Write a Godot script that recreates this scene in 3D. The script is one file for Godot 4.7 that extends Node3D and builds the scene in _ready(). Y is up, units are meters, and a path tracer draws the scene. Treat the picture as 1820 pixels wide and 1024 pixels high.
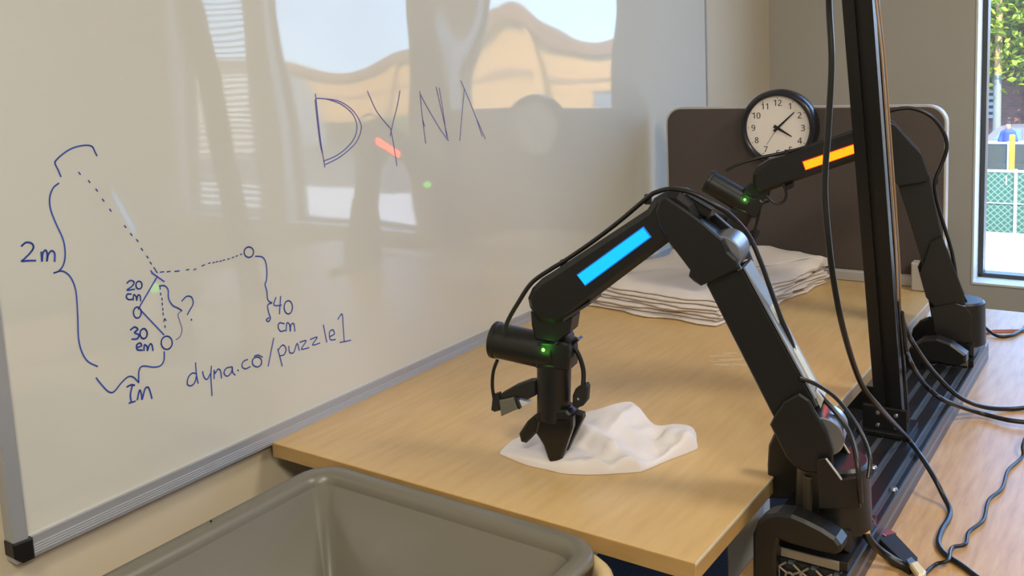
extends Node3D
# A robot work cell: a desk along a whiteboard wall, two black jointed arms on an aluminium rail, a window behind.
# x runs away from the whiteboard wall, y up, -z towards the window wall. Metres.

const BOARD_X := -1.221
const TABLE_Y := 0.74
const RAIL_Y := 0.677
const WOOD_Y := 0.637
const GROUND_Y := -3.83
const BACK_Z := -3.565

var rng := RandomNumberGenerator.new()
var counts := {}
var M := {}

func _ready() -> void:
	rng.seed = 11
	# ---------- camera, sky, sun, lights
	var cam := Camera3D.new()
	cam.name = "camera"
	cam.projection = Camera3D.PROJECTION_FRUSTUM
	cam.near = 0.05
	cam.far = 300.0
	cam.size = 0.029955
	cam.frustum_offset = Vector2(0.002010, -0.005285)
	cam.transform = Transform3D(Basis(Vector3(0.807202, -0.051778, -0.588000), Vector3(-0.038796, 0.989338, -0.140378), Vector3(0.588999, 0.136125, 0.796587)), Vector3(0, 1.372, 0))
	add_child(cam)
	cam.current = true
	var env := Environment.new()
	var sky_mat := ProceduralSkyMaterial.new()
	sky_mat.sky_top_color = Color(0.42, 0.60, 0.86)
	sky_mat.sky_horizon_color = Color(0.70, 0.83, 0.95)
	sky_mat.ground_bottom_color = Color(0.55, 0.53, 0.50)
	sky_mat.ground_horizon_color = Color(0.72, 0.74, 0.74)
	sky_mat.sky_energy_multiplier = 2.5
	sky_mat.ground_energy_multiplier = 1.0
	var sky := Sky.new()
	sky.sky_material = sky_mat
	env.background_mode = Environment.BG_SKY
	env.sky = sky
	env.tonemap_mode = Environment.TONE_MAPPER_LINEAR
	env.tonemap_exposure = 1.36
	env.sdfgi_enabled = true
	env.ssao_enabled = true
	env.ssil_enabled = true
	var we := WorldEnvironment.new()
	we.name = "environment"
	we.environment = env
	add_child(we)
	var sun := DirectionalLight3D.new()
	sun.name = "sun"
	sun.light_color = Color(1.0, 0.93, 0.82)
	sun.light_energy = 5.0
	sun.light_angular_distance = 0.6
	sun.shadow_enabled = true
	sun.sky_mode = DirectionalLight3D.SKY_MODE_LIGHT_ONLY
	add_child(sun)
	sun.look_at_from_position(Vector3(12, 20, 18), Vector3(0, 0, 0))
	make_materials()
	ceiling_panel(Vector3(0.15, 2.78, 0.75), 3.4, "square ceiling light panel nearest the whiteboard wall")
	ceiling_panel(Vector3(1.75, 2.78, 0.75), 3.7, "square ceiling light panel over the middle of the room")

	ceiling_panel(Vector3(1.1, 2.78, -1.7), 2.7, "square ceiling light panel toward the window wall")
	build_room()
	build_outside()
	build_whiteboard()
	build_partition()
	build_clock()
	build_tables()
	build_tubs()
	build_rail_and_post()
	build_cloths()
	build_near_arm()
	build_far_arm()
	build_cables()
	build_electronics()

# ================================================================ helpers
func numbered(called: String) -> String:
	var n: int = counts.get(called, 0)
	counts[called] = n + 1
	return called if n == 0 else "%s_%03d" % [called, n]

func tag(o: Node3D, label := "", category := "", group := "", kind := "") -> Node3D:
	if label: o.set_meta("label", label)
	if category: o.set_meta("category", category)
	if group: o.set_meta("group", group)
	if kind: o.set_meta("kind", kind)
	return o

func thing(called: String, at: Vector3, label: String, category: String, group := "") -> Node3D:
	var o := Node3D.new()
	o.name = numbered(called)
	o.position = at
	add_child(o)
	tag(o, label, category, group)
	return o

# commits a mesh as one named node; positions of the mesh are in the parent's axes
func put(called: String, m: Mesh, mt: Material, parent: Node3D = null, xf := Transform3D()) -> MeshInstance3D:
	var o := MeshInstance3D.new()
	o.name = numbered(called) if parent == null else called
	o.mesh = m
	o.material_override = mt
	o.transform = xf
	(self if parent == null else parent).add_child(o, true)
	return o

func structure(called: String, m: Mesh, mt: Material, parent: Node3D = null) -> MeshInstance3D:
	var o := put(called, m, mt, parent)
	if parent == null: o.set_meta("kind", "structure")
	return o

func mat(c: Color, rough := 0.6, metal := 0.0, spec := 0.5) -> StandardMaterial3D:
	var m := StandardMaterial3D.new()
	m.albedo_color = c
	m.roughness = rough
	m.metallic = metal
	m.metallic_specular = spec
	return m

func noise_tex(freq: float, ramp: Array, octaves := 4, size := 512, seed_ := 3, normal := false) -> NoiseTexture2D:
	var n := FastNoiseLite.new()
	n.seed = seed_
	n.frequency = freq
	n.fractal_octaves = octaves
	var t := NoiseTexture2D.new()
	t.width = size
	t.height = size
	t.seamless = true
	t.noise = n
	t.as_normal_map = normal
	if ramp.size():
		var g := Gradient.new()
		g.offsets = PackedFloat32Array([0.0, 0.5, 1.0])
		g.colors = PackedColorArray(ramp)
		t.color_ramp = g
	return t

func triplanar(m: StandardMaterial3D, scale: Vector3, world := true) -> StandardMaterial3D:
	m.uv1_triplanar = true
	m.uv1_world_triplanar = world
	m.uv1_scale = scale
	return m

func make_materials() -> void:
	M.wall_left = mat(Color(0.80, 0.745, 0.64), 0.75)
	M.wall = mat(Color(0.70, 0.675, 0.625), 0.8)
	M.ceiling = mat(Color(0.85, 0.84, 0.82), 0.9)
	var carpet := mat(Color.WHITE, 0.95)
	carpet.albedo_texture = noise_tex(0.05, [Color(0.10, 0.10, 0.115), Color(0.15, 0.15, 0.165), Color(0.20, 0.20, 0.21)])
	M.carpet = triplanar(carpet, Vector3(3, 3, 3))
	var maple := mat(Color.WHITE, 0.38)
	maple.albedo_texture = noise_tex(0.012, [Color(0.76, 0.625, 0.415), Color(0.79, 0.655, 0.445), Color(0.812, 0.68, 0.472)], 5)
	M.maple = triplanar(maple, Vector3(7.0, 7.0, 0.9))
	M.maple_edge = triplanar(maple.duplicate(), Vector3(2.0, 9.0, 2.0))
	M.maple_edge.albedo_color = Color(0.86, 0.84, 0.80)
	var oak := mat(Color.WHITE, 0.36, 0.0, 0.42)
	oak.albedo_texture = noise_tex(0.014, [Color(0.69, 0.53, 0.34), Color(0.75, 0.59, 0.39), Color(0.79, 0.64, 0.44)], 5, 512, 9)
	M.oak = triplanar(oak, Vector3(9.0, 9.0, 1.1))
	M.white_metal = mat(Color(0.80, 0.81, 0.82), 0.4)
	M.board = mat(Color(0.80, 0.785, 0.735), 0.035, 0.0, 0.6)
	M.ink = mat(Color(0.19, 0.31, 0.66), 0.5)
	M.ink_thin = mat(Color(0.25, 0.27, 0.60), 0.5)
	var alu := mat(Color(0.66, 0.665, 0.68), 0.35, 0.4)
	M.alu = alu
	M.alu_pale = mat(Color(0.74, 0.745, 0.76), 0.32, 0.3)
	M.black_cap = mat(Color(0.035, 0.035, 0.04), 0.45)
	var felt := mat(Color.WHITE, 0.95)
	felt.albedo_texture = noise_tex(0.09, [Color(0.27, 0.24, 0.225), Color(0.33, 0.295, 0.28), Color(0.385, 0.35, 0.335)], 3)
	M.felt = triplanar(felt, Vector3(5, 12, 5))
	M.trim = mat(Color(0.72, 0.70, 0.67), 0.5)
	M.black = mat(Color(0.064, 0.065, 0.070), 0.40)
	M.black_gloss = mat(Color(0.075, 0.075, 0.08), 0.22)
	M.black_matte = mat(Color(0.095, 0.093, 0.092), 0.6)
	M.anodized = mat(Color(0.155, 0.16, 0.175), 0.3, 0.35)
	M.slot = mat(Color(0.36, 0.40, 0.45), 0.3, 0.4)
	M.cut_alu = mat(Color(0.50, 0.47, 0.42), 0.5, 0.3)
	M.steel = mat(Color(0.72, 0.73, 0.75), 0.22, 0.95)
	M.satin = mat(Color(0.62, 0.64, 0.68), 0.3, 0.9)
	M.plate = mat(Color(0.33, 0.335, 0.35), 0.28, 0.8)
	M.label = mat(Color(0.80, 0.78, 0.70), 0.45)
	M.cable = mat(Color(0.085, 0.08, 0.082), 0.35)
	M.cable_tan = mat(Color(0.62, 0.50, 0.36), 0.35)
	M.cable_orange = mat(Color(0.70, 0.42, 0.26), 0.5)
	M.tub = mat(Color(0.43, 0.41, 0.36), 0.33)
	M.beige = mat(Color(0.80, 0.70, 0.52), 0.4)
	var cloth := mat(Color(0.90, 0.865, 0.845), 0.9)
	cloth.rim_enabled = true
	cloth.rim = 0.2
	cloth.albedo_color = Color(0.86, 0.83, 0.825)
	M.cloth = cloth
	M.towel = mat(Color(0.83, 0.79, 0.765), 0.92)
	M.clock_face = mat(Color(0.93, 0.90, 0.87), 0.6)
	M.clock_rim = mat(Color(0.12, 0.115, 0.15), 0.25)
	M.print_black = mat(Color(0.07, 0.06, 0.06), 0.6)
	var glass := mat(Color(0.9, 0.95, 0.95, 0.06), 0.02)
	glass.transparency = BaseMaterial3D.TRANSPARENCY_ALPHA
	M.glass = glass
	M.window_frame = mat(Color(0.30, 0.30, 0.28), 0.4, 0.3)
	M.reveal = mat(Color(0.86, 0.86, 0.84), 0.5)
	M.blind = mat(Color(0.66, 0.65, 0.62), 0.5)

func lamp_mat(c: Color, energy: float) -> StandardMaterial3D:
	var m := mat(Color(c.r * 0.25, c.g * 0.25, c.b * 0.25), 0.5)
	m.emission_enabled = true
	m.emission = c
	m.emission_energy_multiplier = energy
	return m

func flat2(a: Array) -> PackedVector2Array:
	var p := PackedVector2Array()
	for i in range(0, a.size() - 1, 2):
		p.append(Vector2(a[i], a[i + 1]))
	return p

func flat3(a: Array) -> PackedVector3Array:
	var p := PackedVector3Array()
	for i in range(0, a.size() - 2, 3):
		p.append(Vector3(a[i], a[i + 1], a[i + 2]))
	return p

func builder() -> SurfaceTool:
	var st := SurfaceTool.new()
	st.begin(Mesh.PRIMITIVE_TRIANGLES)
	st.set_smooth_group(-1)
	return st

func tri(st: SurfaceTool, a: Vector3, b: Vector3, c: Vector3) -> void:
	st.add_vertex(a); st.add_vertex(b); st.add_vertex(c)

func quad(st: SurfaceTool, a: Vector3, b: Vector3, c: Vector3, d: Vector3) -> void:
	tri(st, a, b, c); tri(st, a, c, d)

func done(st: SurfaceTool) -> ArrayMesh:
	st.generate_normals()
	return st.commit()

func inset(p: PackedVector2Array, by: float) -> PackedVector2Array:
	var r := PackedVector2Array()
	var n := p.size()
	for i in n:
		var a := (p[i] - p[(i + n - 1) % n]).normalized()
		var b := (p[(i + 1) % n] - p[i]).normalized()
		var na := Vector2(-a.y, a.x)
		var nb := Vector2(-b.y, b.x)
		var m := (na + nb)
		var l := m.length_squared()
		m = m * (2.0 / maxf(l, 0.8))
		r.append(p[i] + m * by)
	return r

# a polygon in x, y pushed from z0 to z1 with chamfered rims
func add_prism(st: SurfaceTool, poly: PackedVector2Array, z0: float, z1: float, bevel := 0.0, xf := Transform3D()) -> void:
	var p := poly.duplicate()
	if Geometry2D.is_polygon_clockwise(p): p.reverse()
	var q := inset(p, bevel) if bevel > 0 else p
	var tris := Geometry2D.triangulate_polygon(q)
	if tris.is_empty():
		q = p
		tris = Geometry2D.triangulate_polygon(q)
	for k in range(0, tris.size(), 3):
		var a := q[tris[k]]; var b := q[tris[k + 1]]; var c := q[tris[k + 2]]
		if (b - a).cross(c - a) < 0:
			var s := b; b = c; c = s
		tri(st, xf * Vector3(a.x, a.y, z1), xf * Vector3(c.x, c.y, z1), xf * Vector3(b.x, b.y, z1))
		tri(st, xf * Vector3(a.x, a.y, z0), xf * Vector3(b.x, b.y, z0), xf * Vector3(c.x, c.y, z0))
	var n := p.size()
	for i in n:
		var j := (i + 1) % n
		var lo := z0 + bevel
		var hi := z1 - bevel
		quad(st, xf * Vector3(p[i].x, p[i].y, lo), xf * Vector3(p[i].x, p[i].y, hi), xf * Vector3(p[j].x, p[j].y, hi), xf * Vector3(p[j].x, p[j].y, lo))
		if bevel > 0:
			quad(st, xf * Vector3(p[i].x, p[i].y, hi), xf * Vector3(q[i].x, q[i].y, z1), xf * Vector3(q[j].x, q[j].y, z1), xf * Vector3(p[j].x, p[j].y, hi))
			quad(st, xf * Vector3(q[i].x, q[i].y, z0), xf * Vector3(p[i].x, p[i].y, lo), xf * Vector3(p[j].x, p[j].y, lo), xf * Vector3(q[j].x, q[j].y, z0))

func prism(poly: PackedVector2Array, z0: float, z1: float, bevel := 0.0) -> ArrayMesh:
	var st := builder()
	add_prism(st, poly, z0, z1, bevel)
	return done(st)

func add_box(st: SurfaceTool, lo: Vector3, hi: Vector3, bevel := 0.0, xf := Transform3D()) -> void:
	add_prism(st, PackedVector2Array([Vector2(lo.x, lo.y), Vector2(hi.x, lo.y), Vector2(hi.x, hi.y), Vector2(lo.x, hi.y)]), lo.z, hi.z, bevel, xf)

func box(lo: Vector3, hi: Vector3, bevel := 0.0) -> ArrayMesh:
	var st := builder()
	add_box(st, lo, hi, bevel)
	return done(st)

func along(a: Vector3, b: Vector3) -> Basis:
	var z := (b - a).normalized()
	var x := (Vector3.UP if absf(z.y) < 0.95 else Vector3.RIGHT).cross(z).normalized()
	return Basis(x, z.cross(x), z)

# a round bar between two points; radii at both ends, chamfered
func add_bar(st: SurfaceTool, a: Vector3, b: Vector3, r0: float, r1: float, bevel := 0.0, sides := 28) -> void:
	var bs := along(a, b)
	var l := a.distance_to(b)
	var prof: Array = [[0.0, 0.0], [r0 - bevel, 0.0], [r0, bevel], [r1, l - bevel], [r1 - bevel, l], [0.0, l]]
	for k in prof.size() - 1:
		st.set_smooth_group(-1 if k != 2 else 1)
		for i in sides:
			var u := TAU * i / sides
			var v := TAU * (i + 1) / sides
			var p: Array = []
			for s in [[k, u], [k + 1, u], [k + 1, v], [k, v]]:
				p.append(a + bs * Vector3(cos(s[1]) * prof[s[0]][0], sin(s[1]) * prof[s[0]][0], prof[s[0]][1]))
			if prof[k][0] > 1e-6: tri(st, p[0], p[1], p[3])
			if prof[k + 1][0] > 1e-6: tri(st, p[1], p[2], p[3])
	st.set_smooth_group(-1)

func bar(a: Vector3, b: Vector3, r0: float, r1 := -1.0, bevel := 0.001, sides := 28) -> ArrayMesh:
	var st := builder()
	add_bar(st, a, b, r0, r0 if r1 < 0 else r1, bevel, sides)
	return done(st)

func smooth_path(p: PackedVector3Array, steps := 8) -> PackedVector3Array:
	var r := PackedVector3Array()
	for i in p.size() - 1:
		var a := p[maxi(i - 1, 0)]
		var d := p[mini(i + 2, p.size() - 1)]
		for k in steps:
			r.append(p[i].cubic_interpolate(p[i + 1], a, d, float(k) / steps))
	r.append(p[p.size() - 1])
	return r

func add_tube(st: SurfaceTool, pts: PackedVector3Array, radius: float, sides := 10, steps := 8) -> void:
	var p := smooth_path(pts, steps)
	var rings: Array = []
	var up := Vector3.UP
	for i in p.size():
		var t := (p[mini(i + 1, p.size() - 1)] - p[maxi(i - 1, 0)]).normalized()
		if absf(t.dot(up)) > 0.97 and i == 0: up = Vector3.RIGHT
		var s := up.cross(t).normalized()
		up = t.cross(s).normalized()
		var ring := PackedVector3Array()
		for k in sides:
			var u := TAU * k / sides
			ring.append(p[i] + (s * cos(u) + up * sin(u)) * radius)
		rings.append(ring)
	st.set_smooth_group(1)
	for i in rings.size() - 1:
		for k in sides:
			var j := (k + 1) % sides
			quad(st, rings[i][k], rings[i + 1][k], rings[i + 1][j], rings[i][j])
	st.set_smooth_group(-1)
	for e in [0, rings.size() - 1]:
		for k in range(1, sides - 1):
			if e == 0: tri(st, rings[e][0], rings[e][k], rings[e][k + 1])
			else: tri(st, rings[e][0], rings[e][k + 1], rings[e][k])

func tube(pts: PackedVector3Array, radius: float, sides := 10, steps := 8) -> ArrayMesh:
	var st := builder()
	add_tube(st, pts, radius, sides, steps)
	return done(st)

func round_rect(x0: float, y0: float, x1: float, y1: float, r: float, n := 6) -> PackedVector2Array:
	var p := PackedVector2Array()
	for c in [[x1 - r, y0 + r, -PI / 2], [x1 - r, y1 - r, 0.0], [x0 + r, y1 - r, PI / 2], [x0 + r, y0 + r, PI]]:
		for k in n + 1:
			var u: float = c[2] + PI / 2 * k / n
			p.append(Vector2(c[0] + cos(u) * r, c[1] + sin(u) * r))
	return p

func disc(cx: float, cy: float, r: float, n := 40) -> PackedVector2Array:
	var p := PackedVector2Array()
	for k in n:
		p.append(Vector2(cx + cos(TAU * k / n) * r, cy + sin(TAU * k / n) * r))
	return p

# closed loops of equal length joined into a skin
func loft(loops: Array, cap_first := false, cap_last := false, smooth := true) -> ArrayMesh:
	var st := builder()
	st.set_smooth_group(1 if smooth else -1)
	for i in loops.size() - 1:
		var a: PackedVector3Array = loops[i]
		var b: PackedVector3Array = loops[i + 1]
		for k in a.size():
			var j := (k + 1) % a.size()
			quad(st, a[k], b[k], b[j], a[j])
	for e in [[cap_first, 0], [cap_last, loops.size() - 1]]:
		if e[0]:
			var l: PackedVector3Array = loops[e[1]]
			var c := Vector3.ZERO
			for v in l: c += v / l.size()
			st.set_smooth_group(-1)
			for k in l.size():
				if e[1] == 0: tri(st, c, l[(k + 1) % l.size()], l[k])
				else: tri(st, c, l[k], l[(k + 1) % l.size()])
	return done(st)

# ================================================================ room
func ceiling_panel(at: Vector3, energy: float, label: String) -> void:
	var t := thing("ceiling_light", at, label, "ceiling light", "ceiling light panels")
	var st := builder()
	for s in [[-0.32, -0.32, 0.32, -0.29], [-0.32, 0.29, 0.32, 0.32], [-0.32, -0.29, -0.29, 0.29], [0.29, -0.29, 0.32, 0.29]]:
		add_box(st, Vector3(s[0], -0.015, s[1]), Vector3(s[2], 0.02, s[3]), 0.002)
	put("frame", done(st), M.white_metal, t)
	put("diffuser", box(Vector3(-0.29, -0.005, -0.29), Vector3(0.29, 0.015, 0.29)), lamp_mat(Color(1.0, 0.94, 0.80), 1.2), t)
	var l := AreaLight3D.new()
	l.name = "panel_glow"
	l.area_size = Vector2(0.58, 0.58)
	l.area_range = 9.0
	l.area_attenuation = 2.0
	l.light_color = Color(1.0, 0.97, 0.905)
	l.light_energy = energy
	l.shadow_enabled = true
	l.position = Vector3(0, -0.02, 0)
	l.rotation.x = -PI / 2
	t.add_child(l)

func wall_with_holes(called: String, lo: Vector3, hi: Vector3, holes: Array, mt: Material) -> void:
	# a wall across z, split into boxes round its openings [x0, y0, x1, y1] ordered by x
	var st := builder()
	var x := lo.x
	for h in holes:
		add_box(st, Vector3(x, lo.y, lo.z), Vector3(h[0], hi.y, hi.z))
		add_box(st, Vector3(h[0], lo.y, lo.z), Vector3(h[2], h[1], hi.z))
		add_box(st, Vector3(h[0], h[3], lo.z), Vector3(h[2], hi.y, hi.z))
		x = h[2]
	add_box(st, Vector3(x, lo.y, lo.z), Vector3(hi.x, hi.y, hi.z))
	structure(called, done(st), mt)

func build_room() -> void:
	structure("floor", box(Vector3(-1.5, -0.25, -3.8), Vector3(3.4, 0, 2.6)), M.carpet)
	structure("ceiling", box(Vector3(-1.5, 2.8, -3.8), Vector3(3.4, 3.05, 2.6)), M.ceiling)
	structure("wall_left", box(Vector3(-1.45, 0, -3.8), Vector3(-1.237, 2.8, 2.6)), M.wall_left)
	structure("wall_right", box(Vector3(3.1, 0, -3.8), Vector3(3.35, 2.8, 2.6)), M.wall)
	structure("wall_front", box(Vector3(-1.237, 0, 2.3), Vector3(3.1, 2.8, 2.55)), M.wall)
	wall_with_holes("wall_back", Vector3(-1.237, 0, BACK_Z - 0.16), Vector3(3.1, 2.8, BACK_Z),
		[[-0.548, 0.508, 0.29, 2.45], [0.55, 0.508, 1.46, 2.45], [1.68, 0.508, 2.42, 2.45]], M.wall)
	window(1, -0.548, 0.29, [], false)
	window(2, 0.55, 1.46, [], false)
	window(3, 1.68, 2.42, [], true)
	structure("baseboard_back", box(Vector3(-1.237, 0, BACK_Z), Vector3(3.1, 0.09, BACK_Z + 0.012)), M.black_matte)

func window(n: int, x0: float, x1: float, mullions: Array, blinds: bool) -> void:
	var y0 := 0.508
	var y1 := 2.45
	var z := BACK_Z
	var w := Node3D.new()
	w.name = "window_%d" % n
	w.set_meta("kind", "structure")
	add_child(w)
	var st := builder()
	# painted lining of the opening, 85 mm deep, standing a little proud of the plaster
	add_box(st, Vector3(x0, y0, z - 0.085), Vector3(x0 + 0.006, y1, z + 0.004))
	add_box(st, Vector3(x1 - 0.006, y0, z - 0.085), Vector3(x1, y1, z + 0.004))
	add_box(st, Vector3(x0, y1 - 0.006, z - 0.085), Vector3(x1, y1, z + 0.004))
	put("window_lining", done(st), M.reveal, w)
	put("window_sill", box(Vector3(x0, y0, z - 0.085), Vector3(x1, y0 + 0.008, z + 0.004), 0.001), M.reveal, w)
	st = builder()
	var zf0 := z - 0.14
	var zf1 := z - 0.085
	for b in [[x0, y0, x0 + 0.022, y1], [x1 - 0.022, y0, x1, y1], [x0, y0, x1, y0 + 0.022], [x0, y1 - 0.03, x1, y1]]:
		add_box(st, Vector3(b[0], b[1], zf0), Vector3(b[2], b[3], zf1), 0.002)
	put("window_frame", done(st), M.window_frame, w)
	var edges: Array = [x0 + 0.022]
	for m in mullions:
		put("mullion", box(Vector3(m - 0.035, y0 + 0.022, zf0), Vector3(m + 0.035, y1 - 0.03, z - 0.05), 0.003), M.window_frame, w)
		edges.append(m - 0.035)
		edges.append(m + 0.035)
	edges.append(x1 - 0.022)
	for k in range(0, edges.size(), 2):
		put("pane", box(Vector3(edges[k], y0 + 0.022, z - 0.118), Vector3(edges[k + 1], y1 - 0.03, z - 0.112)), M.glass, w)
	if blinds:
		var slat := box(Vector3(x0 + 0.02, -0.0006, -0.016), Vector3(x1 - 0.02, 0.0006, 0.016))
		var k := 0
		var y := y0 + 0.05
		while y < y1 - 0.05:
			put("blind_slat", slat, M.blind, w, Transform3D(Basis(Vector3.RIGHT, 0.45), Vector3(0, y, z - 0.055)))
			y += 0.034
			k += 1

# ================================================================ outside
func build_outside() -> void:
	var concrete := mat(Color.WHITE, 0.9)
	concrete.albedo_texture = noise_tex(0.02, [Color(0.80, 0.78, 0.74), Color(0.85, 0.83, 0.79), Color(0.88, 0.86, 0.82)])
	triplanar(concrete, Vector3(0.2, 0.2, 0.2))
	var asphalt := mat(Color.WHITE, 0.95)
	asphalt.albedo_texture = noise_tex(0.05, [Color(0.25, 0.25, 0.25), Color(0.31, 0.31, 0.31), Color(0.38, 0.37, 0.36)])
	triplanar(asphalt, Vector3(0.5, 0.5, 0.5))
	structure("ground", box(Vector3(-60, GROUND_Y - 0.4, -28), Vector3(90, GROUND_Y, 12)), concrete)
	structure("road", box(Vector3(-60, GROUND_Y - 0.4, -110), Vector3(90, GROUND_Y, -28)), asphalt)
	structure("kerb", box(Vector3(-60, GROUND_Y, -26.6), Vector3(6, GROUND_Y + 0.14, -26.2), 0.02), mat(Color(0.62, 0.66, 0.72), 0.8))
	var fence_green := mat(Color.WHITE, 0.85)
	var weave := Image.create(64, 64, false, Image.FORMAT_RGB8)
	for y in 64:
		for x in 64:
			var a := absf(sin((x + y) * PI / 16.0))
			var b := absf(sin((x - y) * PI / 16.0))
			weave.set_pixel(x, y, Color(0.10, 0.24, 0.18).lerp(Color(0.30, 0.42, 0.37), 1.0 if minf(a, b) < 0.22 else 0.0))
	fence_green.albedo_texture = ImageTexture.create_from_image(weave)
	triplanar(fence_green, Vector3(1.6, 1.6, 1.6))
	var galv := mat(Color(0.72, 0.74, 0.74), 0.4, 0.5)
	fence("chain_link_fence", -27.0, 1.62, -13.0, 7.0, fence_green, galv, "green slatted chain link fence in front, behind the pale pavement")
	fence("chain_link_fence", -30.0, 2.0, -16.0, 8.0, mat(Color(0.17, 0.20, 0.185), 0.9), galv, "taller dark screened fence right behind the green one")
	# yellow bollard
	var bo := thing("bollard", Vector3(-3.5, GROUND_Y, -28.6), "tall thin yellow post standing between the fences", "post")
	put("pole", bar(Vector3.ZERO, Vector3(0, 2.38, 0), 0.07, 0.07, 0.02, 20), mat(Color(0.74, 0.54, 0.06), 0.5), bo)
	put("base_plate", box(Vector3(-0.13, 0, -0.13), Vector3(0.13, 0.02, 0.13)), galv, bo)
	car(Vector3(-6.15, GROUND_Y, -40.6))
	person(Vector3(-4.93, GROUND_Y, -39.2))
	brick_building()
	tan_building()
	var wb := thing("white_building", Vector3(39.5, GROUND_Y, -36), "small white rendered building far to the right, seen mirrored through the blinds", "building")
	put("wall", box(Vector3(0, 0, -6), Vector3(13, 5.0, 0)), mat(Color(0.93, 0.90, 0.82), 0.9), wb)
	put("roof", box(Vector3(-0.3, 5.0, -6.3), Vector3(13.3, 5.3, 0.3), 0.03), mat(Color(0.60, 0.55, 0.50), 0.8), wb)
	put("door", box(Vector3(9.0, 0, 0), Vector3(10.0, 2.2, 0.05), 0.01), mat(Color(0.35, 0.3, 0.27), 0.6), wb)
	var leaf_a := mat(Color(0.50, 0.58, 0.12), 0.6)
	leaf_a.backlight_enabled = true
	leaf_a.backlight = Color(0.38, 0.46, 0.06)
	var leaf_b := mat(Color(0.22, 0.31, 0.10), 0.6)
	leaf_b.backlight_enabled = true
	leaf_b.backlight = Color(0.2, 0.3, 0.05)
	tree("tree", Vector3(-6.2, GROUND_Y, -45.2), 5.6, 2.9, leaf_a, 9000, 1, "bright yellow-green leafy tree with a pale slim trunk before the brick building")
	tree("tree", Vector3(-4.3, GROUND_Y, -46.3), 6.0, 2.6, leaf_b, 5000, 2, "darker green tree partly hidden behind the bright tree")
	hedge(leaf_b)
	var lp := thing("utility_pole", Vector3(-5.84, GROUND_Y, -43.2), "pale wooden utility pole rising in front of the trees", "pole")
	put("pole", bar(Vector3(0, 3.3, 0), Vector3(0, 11.0, 0), 0.13, 0.11, 0.01, 16), mat(Color(0.66, 0.52, 0.32), 0.7), lp)
	put("base", bar(Vector3(0, 0, 0), Vector3(0, 3.32, 0), 0.15, 0.14, 0.01, 16), mat(Color(0.40, 0.42, 0.38), 0.7), lp)

func fence(called: String, z: float, h: float, x0: float, x1: float, cloth: Material, metal: Material, label: String) -> void:
	var t := thing(called, Vector3(x0, GROUND_Y, z), label, "fence", "fences outside the window")
	var w := x1 - x0
	put("mesh_panel", box(Vector3(0, 0.06, -0.012), Vector3(w, h - 0.04, 0.0)), cloth, t)
	put("top_rail", bar(Vector3(0, h, 0), Vector3(w, h, 0), 0.035, 0.035, 0.002, 12), metal, t)
	put("middle_rail", bar(Vector3(0, h * 0.5, 0.03), Vector3(w, h * 0.5, 0.03), 0.014, 0.014, 0.001, 8), metal, t)
	var post := bar(Vector3.ZERO, Vector3(0, h + 0.06, 0), 0.04, 0.04, 0.01, 12)
	var x := 0.0
	while x <= w + 0.01:
		put("post", post, metal, t, Transform3D(Basis(), Vector3(x, 0, 0.02)))
		x += 2.45
	var stripe := box(Vector3(-0.012, -0.12, 0), Vector3(0.012, 0.12, 0.006))
	for k in 26:
		put("slat_tip", stripe, metal, t, Transform3D(Basis(), Vector3(fposmod(k * 1.37, w), h - 0.18 - 0.05 * (k % 3), 0.006)))

func car(at: Vector3) -> void:
	var t := thing("car", at, "silver hatchback parked behind the fences, seen from its left side", "car")
	var paint := mat(Color(0.50, 0.49, 0.49), 0.3, 0.4)
	var dark := mat(Color(0.05, 0.05, 0.055), 0.5)
	var tint := mat(Color(0.36, 0.50, 0.62), 0.08)
	var side := flat2([0.0, 0.42, 0.05, 0.78, 0.10, 0.92, 0.9, 0.98, 2.9, 0.96, 3.9, 0.84, 4.3, 0.70, 4.4, 0.45, 4.35, 0.24, 3.95, 0.22, 3.86, 0.48, 3.62, 0.62, 3.38, 0.60, 3.18, 0.44, 3.1, 0.22, 1.25, 0.22, 1.16, 0.46, 0.95, 0.62, 0.70, 0.60, 0.50, 0.44, 0.42, 0.24, 0.06, 0.28])
	put("body", prism(side, -1.72, 0.0, 0.05), paint, t)
	put("roof", prism(flat2([0.12, 0.90, 0.62, 1.38, 0.95, 1.45, 2.0, 1.46, 2.35, 1.40, 3.05, 0.94, 3.0, 0.90]), -1.60, -0.12, 0.05), paint, t)
	put("side_window", prism(flat2([0.52, 1.0, 0.80, 1.32, 1.0, 1.38, 1.45, 1.39, 1.45, 0.99]), -0.125, -0.112), tint, t)
	put("side_window", prism(flat2([1.53, 0.99, 1.53, 1.39, 2.0, 1.39, 2.25, 1.34, 2.78, 0.99]), -0.125, -0.112), tint, t)
	put("rear_window", prism(flat2([0.22, 1.02, 0.58, 1.36, 0.60, 1.33, 0.25, 1.0]), -1.45, -0.27), tint, t)
	put("tail_lamp", box(Vector3(0.02, 0.74, -0.42), Vector3(0.28, 0.90, 0.012), 0.02), mat(Color(0.75, 0.06, 0.07), 0.3), t)
	put("bumper", box(Vector3(-0.05, 0.30, -1.66), Vector3(0.16, 0.55, -0.06), 0.04), paint, t)
	for x in [0.82, 3.5]:
		for z in [-0.2, -1.7]:
			var wh := put("wheel", bar(Vector3(x, 0.31, z), Vector3(x, 0.31, z + 0.19), 0.31, 0.31, 0.03, 28), dark, t)
			put("hub", bar(Vector3(x, 0.31, z - 0.006), Vector3(x, 0.31, z + 0.197), 0.19, 0.19, 0.02, 20), M.alu, wh)

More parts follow.
